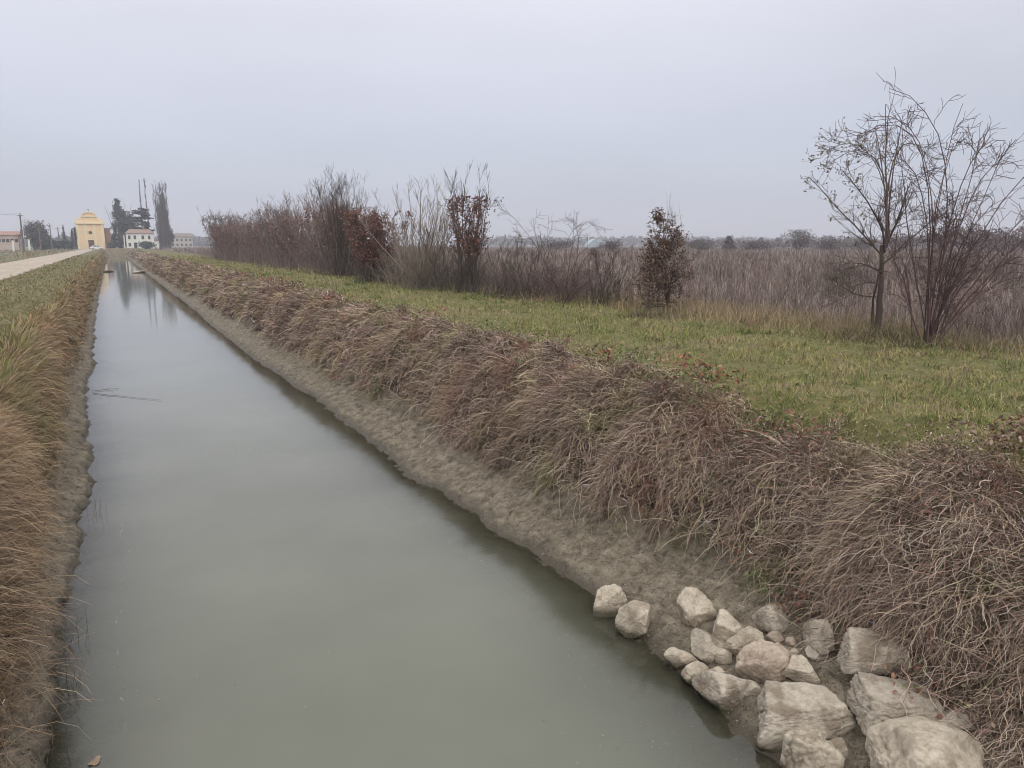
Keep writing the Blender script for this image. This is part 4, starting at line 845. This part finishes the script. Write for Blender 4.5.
def farmhouse():
    Y = 324; x0 = ypt(126.5, 240, Y)[0]; x1 = ypt(154, 240, Y)[0]; cx = (x0 + x1) / 2; W = x1 - x0; h = W / 2; g = gz(cx, Y); ze = ypt(140, 233, Y)[2] - g; zr = ypt(140, 229.3, Y + 4)[2] - g
    t = thing('farmhouse', (cx, Y, g), 'white two storey farmhouse with red tiled roof at the end of the canal', 'house'); w_ = box('wall', -h, h, 0, 8, -.3, ze, M_white, t)
    ro = quadmesh('roof', [(-h - .4, -.5, ze - .1), (h + .4, -.5, ze - .1), (h - 1.5, 4, zr), (-h + 1.5, 4, zr), (h + .4, 8.5, ze - .1), (-h - .4, 8.5, ze - .1)], [[0, 1, 2, 3], [4, 5, 3, 2], [0, 3, 5, 5], [1, 4, 2, 2]][:2], M_tile, t, smooth=False)
    bpyroof = bpy.data.meshes.new('roof'); bpyroof.from_pydata([(-h - .4, -.5, ze - .1), (h + .4, -.5, ze - .1), (h - 1.2, 4, zr), (-h + 1.2, 4, zr), (h + .4, 8.5, ze - .1), (-h - .4, 8.5, ze - .1)], [], [(0, 1, 2, 3), (4, 5, 3, 2), (0, 3, 5), (1, 4, 2), (0, 5, 4, 1)]); bpyroof.materials.append(M_tile); ro.data = bpyroof
    box('chimney', 1.2, 1.9, 3.6, 4.3, zr - .4, zr + 1.0, M_brick, ro)
    for X in (-h + 1.0, -h + 2.9, 0.9, h - 1.6):
        f = box('window', X - .42, X + .42, -.05, -.003, ze * .62, ze * .62 + 1.35, M_dark, t); box('sill', X - .55, X + .55, -.14, -.055, ze * .62 - .12, ze * .62 - .005, M_cream, f)
    for X in (-h + 1.0, h - 1.6):
        f = box('window', X - .42, X + .42, -.05, -.003, 1.0, 2.3, M_dark, t)
    box('door', -h + 2.4, -h + 3.5, -.05, -.003, 0, 2.5, M_dark, t)
    an = box('annex', h + .01, h + 1.6, 1, 6, -.3, 3.0, M_white, t); box('annex_roof', h + .02, h + 1.8, .8, 6.2, 3.005, 3.2, M_tile, an)
    po = box('porch_post', -h - .9, -h - .6, .5, .8, 0, 5.2, M_white, t); box('porch_post', -h - .9, -h - .6, 4.5, 4.8, 0, 5.2, M_white, t); box('porch_roof', -h - 1.1, -h - .01, .3, 5, 5.2, 5.4, M_tile, t)
farmhouse()
def long_house(px0, px1, Y, row_e, row_r, label, wallm, nwin, rows, name='long_building', tile=None):
    x0 = ypt(px0, 240, Y)[0]; x1 = ypt(px1, 240, Y)[0]; cx = (x0 + x1) / 2; h = (x1 - x0) / 2; g = gz(cx, Y); ze = ypt((px0 + px1) / 2, row_e, Y)[2] - g; zr = ypt((px0 + px1) / 2, row_r, Y + 5)[2] - g
    t = thing(name, (cx, Y, g), label, 'building'); box('wall', -h, h, 0, 10, -.3, ze, wallm, t)
    me = bpy.data.meshes.new('roof'); me.from_pydata([(-h - .4, -.5, ze - .05), (h + .4, -.5, ze - .05), (h + .4, 5, zr), (-h - .4, 5, zr), (h + .4, 10.5, ze - .05), (-h - .4, 10.5, ze - .05)], [], [(0, 1, 2, 3), (4, 5, 3, 2), (0, 3, 5), (1, 4, 2), (0, 5, 4, 1)]); me.materials.append(tile or M_tile)
    o = bpy.data.objects.new('roof', me); col.objects.link(o); o.parent = t
    for r in rows:
        for k in range(nwin):
            X = -h + (k + .5) * 2 * h / nwin; f = box('window', X - .45, X + .45, -.05, -.003, ze * r, ze * r + 1.2, M_dark, t); box('sill', X - .55, X + .55, -.12, -.055, ze * r - .12, ze * r - .005, M_cream, f)
    return t
long_house(166, 192.5, 420, 236.5, 233.2, 'long grey two storey farm building right of the tall poplar', plain('grey render', (0.46, 0.44, 0.41), .9, .08, .5), 6, (.16, .58), tile=plain('dull roof', (0.21, 0.18, 0.165), .9))
long_house(-12, 18.5, 300, 235, 231.2, 'low pinkish farm building with tiled roof behind the leftmost pole', plain('pink render', (0.50, 0.40, 0.35), .9, .1, .5), 7, (.5,), tile=plain('red tiles', (0.32, 0.19, 0.15), .9, .2))
# greenhouse tunnel far over the field
def tunnel():
    x, y = loc_d(600, 430); g = gz(x, y); t = thing('greenhouse_tunnel', (x, y, g), 'pale blue arched greenhouse tunnel far across the field behind the rose canes', 'greenhouse', rz=-YAW)
    pts = [(6.0 * math.cos(math.pi * k / 16), 5.2 * math.sin(math.pi * k / 16) - .1) for k in range(17)]; prism('sheeting', pts, 0, 30, M_poly, t, None)
    prism('end_frame', [(6.15 * math.cos(math.pi * k / 16), 5.35 * math.sin(math.pi * k / 16)) for k in range(17)] + [(5.8 * math.cos(math.pi * k / 16), 5.0 * math.sin(math.pi * k / 16)) for k in range(16, -1, -1)], -.2, -.003, M_greyw, t, None)
    box('door', -1.5, 1.5, -.12, -.003, 0, 3, M_greyw, t)
tunnel()
def ytree(px, row, Y, Wpx, name, label, cat_, cols, shape, n, ls, seed, bark=BARK, group=None, twn=24):
    p = ypt(px, row, Y); g = gz(p[0], Y); W = ypt(px + Wpx / 2, row, Y)[0] - ypt(px - Wpx / 2, row, Y)[0]
    return blob_tree(name, (p[0], Y, g - .05), p[2] - g, W, label, cat_, cols, n, ls, seed, group, shape, bark, twn)
CED = [(0.045, 0.065, 0.05), (0.06, 0.08, 0.065), (0.035, 0.05, 0.042)]
ytree(117, 199.5, 345, 25, 'cedar', 'dark blue green conifer, tallest between church and farmhouse', 'tree', CED, 'cone', 3200, .42, 401)
def flat_cedar():
    Y = 350; p = ypt(141, 209, Y); g = gz(p[0], Y); H = p[2] - g; rg = np.random.default_rng(402); t = thing('flat_topped_cedar', (p[0], Y, g), 'dark flat layered cedar behind the farmhouse roof', 'tree')
    s = np.linspace(0, 1, 6); tube_part('trunk', [(np.stack([0 * s, 0 * s, s * H * .97], -1)[None], np.linspace(.5, .15, 6)[None])], 7, BARK, t, rg)
    pts = []; br = []
    for k in range(34):
        z = .25 + .74 * (k / 33) ** .8; a0 = rg.uniform(0, 6.28); r = rg.uniform(2.2, 4.6) * (1 - .25 * z); cx_, cy_ = .62 * r * math.cos(a0) + 1.2 * (1 - z), .62 * r * math.sin(a0)
        n = 150; a = rg.uniform(0, 6.28, n); q = np.sqrt(rg.random(n)) * r * .5; pts.append(np.stack([cx_ + q * np.cos(a) * 1.2, cy_ + q * np.sin(a), H * z + .25 * math.sin(k) - .06 * q + rg.normal(0, .2, n)], -1))
        br.append(np.stack([np.linspace(0, cx_, 4), np.linspace(0, cy_, 4), np.linspace(H * z - .8, H * z, 4)], -1))
    tube_part('branches', [(np.array(br), np.full((len(br), 4), .12))], 4, BARK, t, rg)
    leaf_part('crown', np.concatenate(pts), .42, CED, t, rg, .5)
flat_cedar()
ytree(126, 212, 352, 17, 'grey_tree', 'hazy grey bare tree between the conifer and the flat cedar', 'tree', GREYL, 'round', 1900, .38, 403)
ytree(131, 218, 356, 14, 'grey_tree', 'shorter grey bare tree just left of the flat cedar', 'tree', GREYL, 'round', 1500, .38, 404)
def tall_poplar(px, row, Y, label, seed, wd=1.3, trunkr=.28):
    p = ypt(px, row, Y); g = gz(p[0], Y); H = p[2] - g; rg = np.random.default_rng(seed); t = thing('bare_poplar', (p[0], Y, g), label, 'tree', 'two thin bare poplars'); K = 12; s = np.linspace(0, 1, K)
    P = np.stack([0 * s, 0 * s, s * H], -1)[None] + np.cumsum(rg.normal(0, .12, (1, K, 3)), 1) * [[[1, 1, 0]]]; Rr = np.linspace(trunkr, .08, K)[None]; tube_part('trunk', [(P, Rr)], 6, BARK, t, rg)
    P2, R2 = twigs(rg, P, Rr, 90, .3, 1, .25, (1.5, 3.6), K=4, rf=.4, up=.6, jit=.05); tube_part('branches', [(P2, np.maximum(R2, .04))], 3, BARK, t, rg)
tall_poplar(139, 182.5, 356, 'left one of the two thin bare poplars above the flat cedar', 411); tall_poplar(145.6, 182, 358, 'right one of the two thin bare poplars above the flat cedar', 412)
def lombardy():
    Y = 348; p = ypt(158, 184, Y); g = gz(p[0], Y); H = p[2] - g; rg = np.random.default_rng(420); t = thing('lombardy_poplar', (p[0] + .5, Y, g), 'broad columnar bare poplar, tallest tree, right of the farmhouse', 'tree')
    P, Rr, _ = stems(rg, 64, 10, (H * .4, H * 1.0), .27, .18, base=.8, curve=1.1, jit=.08); tube_part('trunk', [(P[:5], Rr[:5] * 1.6)], 6, BARK, t, rg)
    P2, R2 = twigs(rg, P, Rr, 26, .08, 1, .30, (1.6, 4.2), K=4, rf=.35, up=.7, jit=.05); P3, R3 = twigs(rg, P2, R2, 3, .2, 1, .35, (.8, 1.8), K=3, rf=.5, up=.5)
    P4, R4, _ = stems(rg, 40, 7, (H * .2, H * .42), .6, .08, base=1.0, jit=.08)
    tube_part('branches', [(P, Rr), (P2, np.maximum(R2, .035)), (P3, np.maximum(R3, .025)), (P4, R4)], 4, [(0.12, 0.10, 0.09), (0.15, 0.125, 0.11), (0.10, 0.085, 0.08)], t, rg)
    leaf_part('twiglets', leafpts(rg, P3, 1800, 0, .3), .12, GREYL, t, rg)
lombardy()
ytree(169, 226, 352, 9, 'grey_tree', 'leaning bare tree at the right foot of the broad poplar', 'tree', GREYL, 'round', 1300, .34, 405)
ytree(145.5, 241.3, 316, 14, 'round_hedge_bush', 'dark green clipped bush against the farmhouse wall', 'bush', [(0.04, 0.075, 0.045), (0.055, 0.09, 0.055)], 'low', 2600, .22, 406)
ytree(108, 233, 338, 6, 'evergreen_bush', 'dark evergreen bush against the church side wing', 'bush', CED, 'round', 900, .35, 407)
ytree(112, 240, 330, 9, 'evergreen_bush', 'low dark bush between church and tall conifer', 'bush', CED, 'low', 900, .3, 408)
ytree(33, 220.5, 300, 24, 'round_tree', 'broad rounded grey tree beside the leftmost utility pole', 'tree', [(0.10, 0.10, 0.09), (0.13, 0.12, 0.11), (0.085, 0.08, 0.08)], 'round', 2800, .34, 409)
ytree(44, 229, 310, 10, 'round_tree', 'smaller grey tree right of the broad rounded tree', 'tree', GREYL, 'round', 1200, .34, 410)
for px, row, lab, sd_ in ((62.8, 225.5, 'slim dark cypress between the poles and the church', 431), (71.5, 229, 'dark cypress left of the church front', 432), (74.5, 227.5, 'dark cypress touching the left edge of the church', 433)):
    ytree(px, row, 318, 3.2, 'cypress', lab, 'tree', [(0.055, 0.07, 0.06), (0.07, 0.085, 0.075)], 'column', 900, .3, sd_, group='cypresses by the church')
for j, (px, row, wd, lab) in enumerate(((42, 240, 10, 'low dark hedge bush below the broad rounded tree'), (50, 239, 9, 'low dark hedge bush by the second pole'), (57, 240.5, 9, 'low dark hedge bush by the third pole'), (64, 239.5, 9, 'low dark hedge bush below the slim cypress'), (70, 241, 7, 'low dark hedge bush left of the church'), (5, 241, 12, 'dark rounded bush in front of the pinkish farm building'), (13, 243, 6, 'small dark bush under the leftmost pole'))):
    ytree(px, row, 305, wd, 'hedge_bush', lab, 'bush', [(0.06, 0.075, 0.06), (0.085, 0.095, 0.08), (0.05, 0.06, 0.05)], 'low', 900, .3, 440 + j, group='dark bushes before the farm')
# utility poles and their wires
def pole(px, row, Y, label, arm=True):
    p = ypt(px, row, Y); g = gz(p[0], Y); H = p[2] - g; t = thing('utility_pole', (p[0], Y, g), label, 'pole', 'utility poles beside the farm'); s = np.linspace(0, 1, 4)
    V, Q, C = tubes(np.stack([0 * s, 0 * s, s * H - .2], -1)[None], np.linspace(.2, .13, 4)[None], 8, np.array([[.14, .12, .10]])); quadmesh('post', V, Q, M_wood, t)
    if arm:
        a = box('cross_arm', -.55, .55, -.22, -.14, H - .75, H - .65, M_wood, t)
        for X in (-.45, 0, .45): box('insulator', X - .07, X + .07, -.21, -.15, H - .6, H - .35, M_paint, a)
    return (p[0], Y - .18, g + H - .4)
tops = [pole(19.5, 212, 190, 'tall dark utility pole, leftmost, in front of the farm building'), pole(37.6, 219, 235, 'utility pole rising behind the broad rounded tree'), pole(49.4, 223, 280, 'utility pole just right of the broad rounded tree'), pole(57.5, 226.5, 310, 'thin utility pole between tree and cypress, third before the church')]
t0 = (tops[0][0] - 32, tops[0][1] - 45, tops[0][2] + .3)
for a, b, lab in ((t0, tops[0], 'thin power wires running out of view left of the leftmost pole'), (tops[0], tops[1], 'thin power wires between the first and second utility pole'), (tops[1], tops[2], 'thin power wires between the second and third utility pole'), (tops[2], tops[3], 'thin power wires between the third pole and the thin last pole')):
    ps = []
    for o_ in (-.45, 0, .45):
        s = np.linspace(0, 1, 14)[:, None]; P = np.array(a) * (1 - s) + np.array(b) * s; P[:, 2] -= (4 * s * (1 - s))[:, 0] * .9; P[:, 0] += o_; ps.append(P)
    V, Q, C = tubes(np.array(ps), np.full((3, 14), .011), 4, np.full((3, 3), .05)); setp(quadmesh('power_line', V, Q, M_iron), None, lab, 'cable')
# boundary posts in the left field
for px, row, lab in ((12.5, 240.5, 'short pale post by the dark bush below the farm building'), (28.5, 239.5, 'pale upright post before the broad rounded tree')):
    p = ypt(px, row, 240); g = gz(p[0], 240); t = thing('concrete_post', (p[0], 240, g), lab, 'post'); H = p[2] - g; box('shaft', -.22, .22, -.22, .22, -.2, H - .15, M_white, t, .03); box('cap', -.28, .28, -.28, .28, H - .145, H, M_cream, t, .03)
# parked white car before the church
def car():
    p = ypt(96.5, 248, 308); g = gz(p[0], 308); t = thing('parked_car', (p[0], 308, g), 'small white car parked in front of the church door', 'car', rz=R(8)); L_, Wd = 4.1, 1.68
    side = [(-2.05, .35), (-2.0, .75), (-1.9, .92), (-1.45, 1.0), (-.95, 1.45), (.6, 1.47), (1.15, 1.02), (1.85, .88), (2.05, .7), (2.05, .35)]
    prism('body', side, -Wd / 2, Wd / 2, M_paint, t, None)
    for sy in (-1, 1):
        for X0, X1, X2, X3 in ((-1.3, -.9, -.15, -.15), (-.05, -.05, .55, .95)):
            y0 = sy * (Wd / 2 + .004); prism('side_window', [(X0, 1.03), (X3, 1.03), (X2, 1.38), (X1, 1.38)], min(y0, y0 + sy * .01), max(y0, y0 + sy * .01), M_glass, t, None)
        for X in (-1.3, 1.3):
            pts = [(X + .31 * math.cos(k / 16 * 6.283), .31 + .31 * math.sin(k / 16 * 6.283)) for k in range(16)]; y0 = sy * (Wd / 2 - .1)
            wh = prism('wheel', pts, min(y0, y0 + sy * .13), max(y0, y0 + sy * .13), M_rubber, t, None); pr = [(X + .18 * math.cos(k / 12 * 6.283), .31 + .18 * math.sin(k / 12 * 6.283)) for k in range(12)]; y1 = sy * (Wd / 2 + .034); prism('rim', pr, min(y1, y1 + sy * .01), max(y1, y1 + sy * .01), M_greyw, wh, None)
    box('headlight', 2.055, 2.075, -.75, -.45, .62, .78, M_glass, t); box('headlight', 2.055, 2.075, .45, .75, .62, .78, M_glass, t)
car()
# pale slab and dark stump at the far water edge
def slab(px, py, wd, dp, hh, m, name, label, cat_, seed):
    p = gpt(px, py, 0.05); return rock(p, wd, dp, hh, m, name, label, cat_, seed)

# ------------------------------------------------------------------ boulders
def ico(sub):
    import bmesh
    bm = bmesh.new(); bmesh.ops.create_icosphere(bm, subdivisions=sub, radius=1); V = np.array([v.co[:] for v in bm.verts]); Fc = np.array([[v.index for v in f.verts] for f in bm.faces]); bm.free(); return V, Fc
IV, IF = ico(6)
def noise3(P, seed, f):
    return (fbm(P[:, 0] * f + 7.3 * seed, P[:, 1] * f + P[:, 2] * f * .7, seed, 3) + fbm(P[:, 2] * f + 3.1 * seed, P[:, 0] * f * .8 - P[:, 1] * f * .6, seed + 5, 3)) * .5
def rock(p, a, b, c, m, name, label, cat_, seed, tilt=0.0, rz=0.0, planes=13, lump=0.0, group=None, box_=False):
    rg = np.random.default_rng(seed); n = norm(rg.normal(size=(planes, 3)) * [1, 1, .8]); dd = rg.uniform(.60, .98, planes)
    if box_:
        nb = np.array([[1, .10, .18], [-1, .15, .12], [.08, 1, .05], [.12, -1, .28], [.10, -.16, 1], [0, 0, -1]]); n = np.concatenate([norm(nb + rg.normal(0, .10, nb.shape)), norm(rg.normal(size=(4, 3)))]); dd = np.concatenate([rg.uniform(.76, .86, 6), rg.uniform(.92, 1.08, 4)])
    dot = np.maximum(IV @ n.T, 1e-3); rr = dd[None] / dot; k = 34.0
    cap = 1.5 if box_ else 1.16
    r = -np.log(np.exp(-k * np.minimum(rr, 3)).sum(1) + np.exp(-k * cap)) / k
    rid = lambda sd, f: .5 - np.abs(noise3(IV, sd, f))
    r = r * (1 + .075 * noise3(IV, seed, 2.4) + .05 * noise3(IV, seed + 3, 5) + .035 * noise3(IV, seed + 9, 13) + .03 * rid(seed + 30, 4) + .016 * rid(seed + 31, 22) - .015)
    r = np.where(noise3(IV, seed + 40, 3.0) > .22, r * .965, r)
    r = r * (1 - .045 * np.exp(-(noise3(IV, seed + 50, 2.2) / .018) ** 2) - .03 * np.exp(-(noise3(IV, seed + 51, 5.0) / .03) ** 2))
    if lump: r = r * (1 - lump * np.clip(.35 - np.abs(noise3(IV, seed + 20, 1.8)) * 3.5, 0, 1))
    V = IV * r[:, None] * [a, b, c]; ct, stt = math.cos(tilt), math.sin(tilt); x, y, z = V.T; V = np.stack([x * ct + z * stt, y, -x * stt + z * ct], -1)
    me = bpy.data.meshes.new(name); me.vertices.add(len(V)); me.vertices.foreach_set('co', V.astype(np.float32).ravel()); me.loops.add(IF.size); me.loops.foreach_set('vertex_index', IF.astype(np.int32).ravel())
    me.polygons.add(len(IF)); me.polygons.foreach_set('loop_start', np.arange(0, IF.size, 3, dtype=np.int32)); me.update(calc_edges=True); me.polygons.foreach_set('use_smooth', np.full(len(IF), True)); me.materials.append(m)
    o = bpy.data.objects.new(name, me); col.objects.link(o); o.location = p; o.rotation_euler[2] = -YAW + rz; return setp(o, None, label, cat_, group)
def ray_ground(px, py):
    r = ray(px, py); t = np.linspace(2, 14, 4000) / np.linalg.norm(r); P = np.array([0, 0, CAMZ])[None] + r[None] * t[:, None]; h = P[:, 2] - np.maximum(terrain(P[:, 0], P[:, 1]), -.05); i = np.argmax(h < 0); return P[i]
G = 'pale limestone boulders at the water edge'
rocks = [ # px, py, width px, height px, material, label, tilt, box, lump, seed
 (608, 606, 34, 36, M_rock, 'knobbly cracked pale rock at the waterline, farthest left of the pile', .1, 0, .22, 1),
 (637, 623, 33, 33, M_rock, 'smooth rounded pale rock standing in shallow water, second from left', .0, 0, 0, 2),
 (694, 610, 33, 42, M_rock, 'upright egg shaped pale rock alone on the mud behind the pile', -.5, 0, 0, 3),
 (727, 631, 38, 35, M_rock, 'rounded pale rock at the back of the pile, right of the upright rock', .1, 0, 0, 4),
 (773, 619, 38, 30, M_rockg, 'grey angular rock lying alone on the mud, highest of the pile', .1, 0, 0, 5),
 (706, 647, 32, 31, M_rockg, 'tan rounded rock left of centre in the pile', .1, 0, 0, 6),
 (747, 644, 42, 33, M_rock, 'oblong light rock leaning up to the right in the middle of the pile', -.5, 0, 0, 7),
 (724, 656, 16, 15, M_rock, 'little stone wedged between the tan rock and the oblong rock', 0, 0, 0, 8),
 (681, 660, 28, 22, M_rock, 'low pale rock at the left tip of the pile in the water', 0, 0, 0, 9),
 (694, 675, 29, 22, M_rock, 'small wedge shaped pale rock in the water below the left tip', .2, 0, 0, 10),
 (716, 672, 15, 11, M_rock, 'flat little stone right of the small wedge shaped rock', 0, 0, 0, 11),
 (721, 691, 48, 36, M_rockg, 'wide low rock with white top in the water left of the big slab', 0, 0, .1, 12),
 (763, 667, 42, 56, M_rockp, 'large pinkish rock with cracked face in the middle of the pile', -.3, 0, .12, 13),
 (781, 656, 21, 20, M_rockp, 'fist sized pinkish stone resting on the large pinkish rock', .2, 0, 0, 14),
 (791, 643, 13, 10, M_rockp, 'smallest pale chip above the fist sized stone', 0, 0, 0, 15),
 (776, 638, 17, 9, M_rockp, 'thin pinkish flake behind the large pinkish rock', .2, 0, 0, 16),
 (795, 653, 9, 9, M_rock, 'tiny round pebble right of the fist sized stone', 0, 0, 0, 17),
 (800, 671, 38, 25, M_rock, 'flat topped pale rock lying against the big slab', -.15, 0, 0, 18),
 (819, 640, 30, 32, M_rockg, 'weathered cracked rock standing right of the pile', .1, 0, .2, 19),
 (815, 653, 18, 13, M_rockg, 'small stone at the foot of the weathered cracked rock', 0, 0, 0, 20),
 (872, 653, 70, 52, M_rockg, 'big grey block half hidden under hanging dry grass, upper right', .05, 1, 0, 21),
 (896, 707, 98, 66, M_rockg, 'big oblong block with straws across it, right of the big slab', .08, 1, 0, 22),
 (925, 778, 122, 84, M_rock, 'broad domed boulder at the bottom edge of the view', 0, 0, 0, 23),
 (801, 711, 106, 70, M_rockg, 'big flat slab tilted to the water, largest left of the oblong block', -.12, 1, 0, 24),
 (806, 757, 62, 72, M_rock, 'lumpy hollowed boulder at the bottom edge below the big slab', 0, 0, .3, 25),
 (1004, 700, 30, 20, M_rockg, 'pale corner of a stone poking through dry grass at the right edge', 0, 0, 0, 27),
 (955, 722, 34, 18, M_rockg, 'small flat stone under the straw behind the domed boulder', 0, 0, 0, 28),
 (836, 752, 24, 26, M_rockg, 'small dark stone jammed between lumpy boulder and domed boulder', 0, 0, 0, 29),
 (748, 690, 22, 16, M_rockg, 'dark wet stone in the gap left of the big slab', 0, 0, 0, 26)]
for (px, py, wp, hp, m, lab, tilt, bx, lump, seed) in rocks:
    p = ray_ground(px, py + hp * .22); D = np.linalg.norm(p - [0, 0, CAMZ]); mpp = D / np.linalg.norm(ray(px, py)); kf = 1.0 if bx else 1.12; a = wp * mpp / 2 * kf; v = hp * mpp / 2 * kf
    b = a * (.62 if bx else .85); el = math.asin((CAMZ - p[2]) / D); c2 = v ** 2 - (b * math.sin(el)) ** 2
    c = math.sqrt(max(c2, (a * .5) ** 2)) / math.cos(el) if c2 > 0 else a * .6; c = min(max(c, a * (.38 if bx else .5)), a * (.62 if bx else 1.15))
    if bx: c = min(max((v - b * math.sin(el)) / math.cos(el), a * .26), a * .6)
    fz = c * (.35 if not bx else .45) + (.10 if seed == 21 else 0); q = p.copy(); q[2] += fz
    # keep the middle on the ray through the picked pixel
    r = ray(px, py); t = (CAMZ - q[2]) / -r[2]; q = np.array([r[0] * t, r[1] * t, q[2]])
    rock(tuple(q), a, b, c, m, 'boulder', lab, 'rock', 500 + seed, tilt, 0.0 if bx else (seed * 1.3) % .6 - .3, 13, lump, G, bool(bx))
p = gpt(139, 272.5, .03); rock(tuple(p), .4, 1.3, .28, M_rock, 'concrete_slab', 'pale broken slab at the far right water edge of the canal', 'slab', 560)
p = gpt(107.5, 271.5, .05); rock(tuple(p), .55, .9, .18, plain('dark clod', (0.07, 0.06, 0.05), .9), 'mud_clod', 'dark clod jutting from the far left bank into the water', 'clod', 561)

# ------------------------------------------------------------------ small things in the water
def stick(px0, py0, px1, py1, r, label, name='floating_stick', kinks=.01, seed=1, z0=.015, z1=.02):
    rg = np.random.default_rng(seed); a = gpt(px0, py0, z0); b = gpt(px1, py1, z1); s = np.linspace(0, 1, 9)[:, None]; P = a * (1 - s) + b * s + np.cumsum(rg.normal(0, kinks, (9, 3)), 0) * [1, 1, .15]
    T, RR = twigs(rg, P[None], np.full((1, 9), r), 4, .2, .9, .5, (.1, .3), K=4, up=0, jit=.05); 
    V, Q, C = cat([tubes(P[None], np.linspace(r, r * .4, 9)[None], 6, np.array([[.12, .10, .08]])), tubes(T, RR, 3, np.full((len(T), 3), .10))]); setp(quadmesh(name, V, Q, M_bark, cols=C), None, label, 'stick')
stick(92, 393, 160, 400, .006, 'long thin dark stick floating out from the left bank', seed=3)
stick(92, 391, 118, 388, .006, 'short thin twig floating above the long stick', seed=4)
def reeds(pts, label, n, seed, H=(.3, .7)):
    rg = np.random.default_rng(seed); ps = []
    for (px, py) in pts:
        c = gpt(px, py, 0); m = n; x = c[0] + rg.normal(0, .07, m); y = c[1] + rg.normal(0, .12, m); C = rcol(rg, m, [(0.20, 0.16, 0.10), (0.13, 0.11, 0.08), (0.25, 0.17, 0.11)])
        ps.append(blades(x, y, rg.uniform(*H, m), np.abs(rg.normal(.4, .4, m)), rg.normal(0, 1.0, m), np.full(m, .005), C, K=6, z=np.full(m, -.02), floor=False))
    V, Q, C = cat(ps); setp(quadmesh('water_reeds', V, Q, M_grass, cols=C), 'stuff', label, 'reeds')
reeds([(60, 655), (66, 690), (52, 700), (48, 735), (72, 640), (42, 760)], 'thin dark reed stalks rising from the water at the near left shore', 9, 601, (.15, .42))
reeds([(88, 395), (84, 405), (96, 516), (90, 470)], 'few thin stalks in the water off the left mud ledge', 7, 602, (.12, .35))
def flecks():
    rg = np.random.default_rng(611); n = 900; y = 2.5 * (26 / 2.5) ** rg.random(n); x = np.where(rg.random(n) < .6, 3.9 - np.abs(rg.normal(0, 1.0, n)), rg.uniform(-.5, 3.8, n)); k = (x < edgeR(y) - .08) & (x > edgeL(y) + .1); x, y = x[k], y[k]; n = len(x)
    P = np.stack([x, y, np.full(n, .004)], -1); a = rg.uniform(0, 6.28, n); s = rg.uniform(.002, .007, n) * (1 + y / 25); u = np.stack([np.cos(a), np.sin(a), 0 * a], -1) * s[:, None]; v = np.stack([-np.sin(a), np.cos(a), 0 * a], -1) * s[:, None] * .6
    V = np.stack([P - u, P - v, P + u, P + v], 1).reshape(-1, 3); setp(quadmesh('floating_flecks', V, np.arange(4 * n).reshape(n, 4), M_leaf, cols=np.repeat(rcol(rg, n, [(0.28, 0.25, 0.19), (0.16, 0.11, 0.07), (0.42, 0.39, 0.32)]), 4, 0)), 'stuff', 'tiny leaf and foam flecks floating on the murky water', 'debris')
flecks()
for px, py, lab, sd_ in ((95, 761, 'brown dead leaf floating near the left shore at the bottom edge', 1),):
    rg = np.random.default_rng(620 + sd_); c = gpt(px, py, .008); k = 12; an = np.arange(k) / k * 6.283; rr = .035 * (1 + .25 * np.cos(3 * an)); me = bpy.data.meshes.new('floating_leaf')
    me.from_pydata([(0, 0, .006)] + [(rr[i] * math.cos(an[i]) * 1.5, rr[i] * math.sin(an[i]), .004 * math.sin(3 * an[i])) for i in range(k)], [], [(0, i + 1, (i + 1) % k + 1) for i in range(k)]); me.materials.append(plain('dead leaf', (0.33, 0.24, 0.17), .7)); o = bpy.data.objects.new('floating_leaf', me); col.objects.link(o); o.location = tuple(c); o.rotation_euler[2] = sd_ * 1.1; setp(o, None, lab, 'leaf')

# ------------------------------------------------------------------ haze
mh = bpy.data.materials.new('haze'); mh.use_nodes = True; n_ = mh.node_tree.nodes; n_.clear(); oh = n_.new('ShaderNodeOutputMaterial'); pv = n_.new('ShaderNodeVolumePrincipled')
pv.inputs['Color'].default_value = (0.86, 0.88, 0.96, 1); pv.inputs['Density'].default_value = 0.0007; pv.inputs['Anisotropy'].default_value = 0.0
mh.node_tree.links.new(pv.outputs[0], oh.inputs['Volume'])
hz = box('haze', -3010, 3010, -60, 3010, -3.2, 32, mh); setp(hz, 'stuff', 'pale winter haze over the whole plain', 'haze')
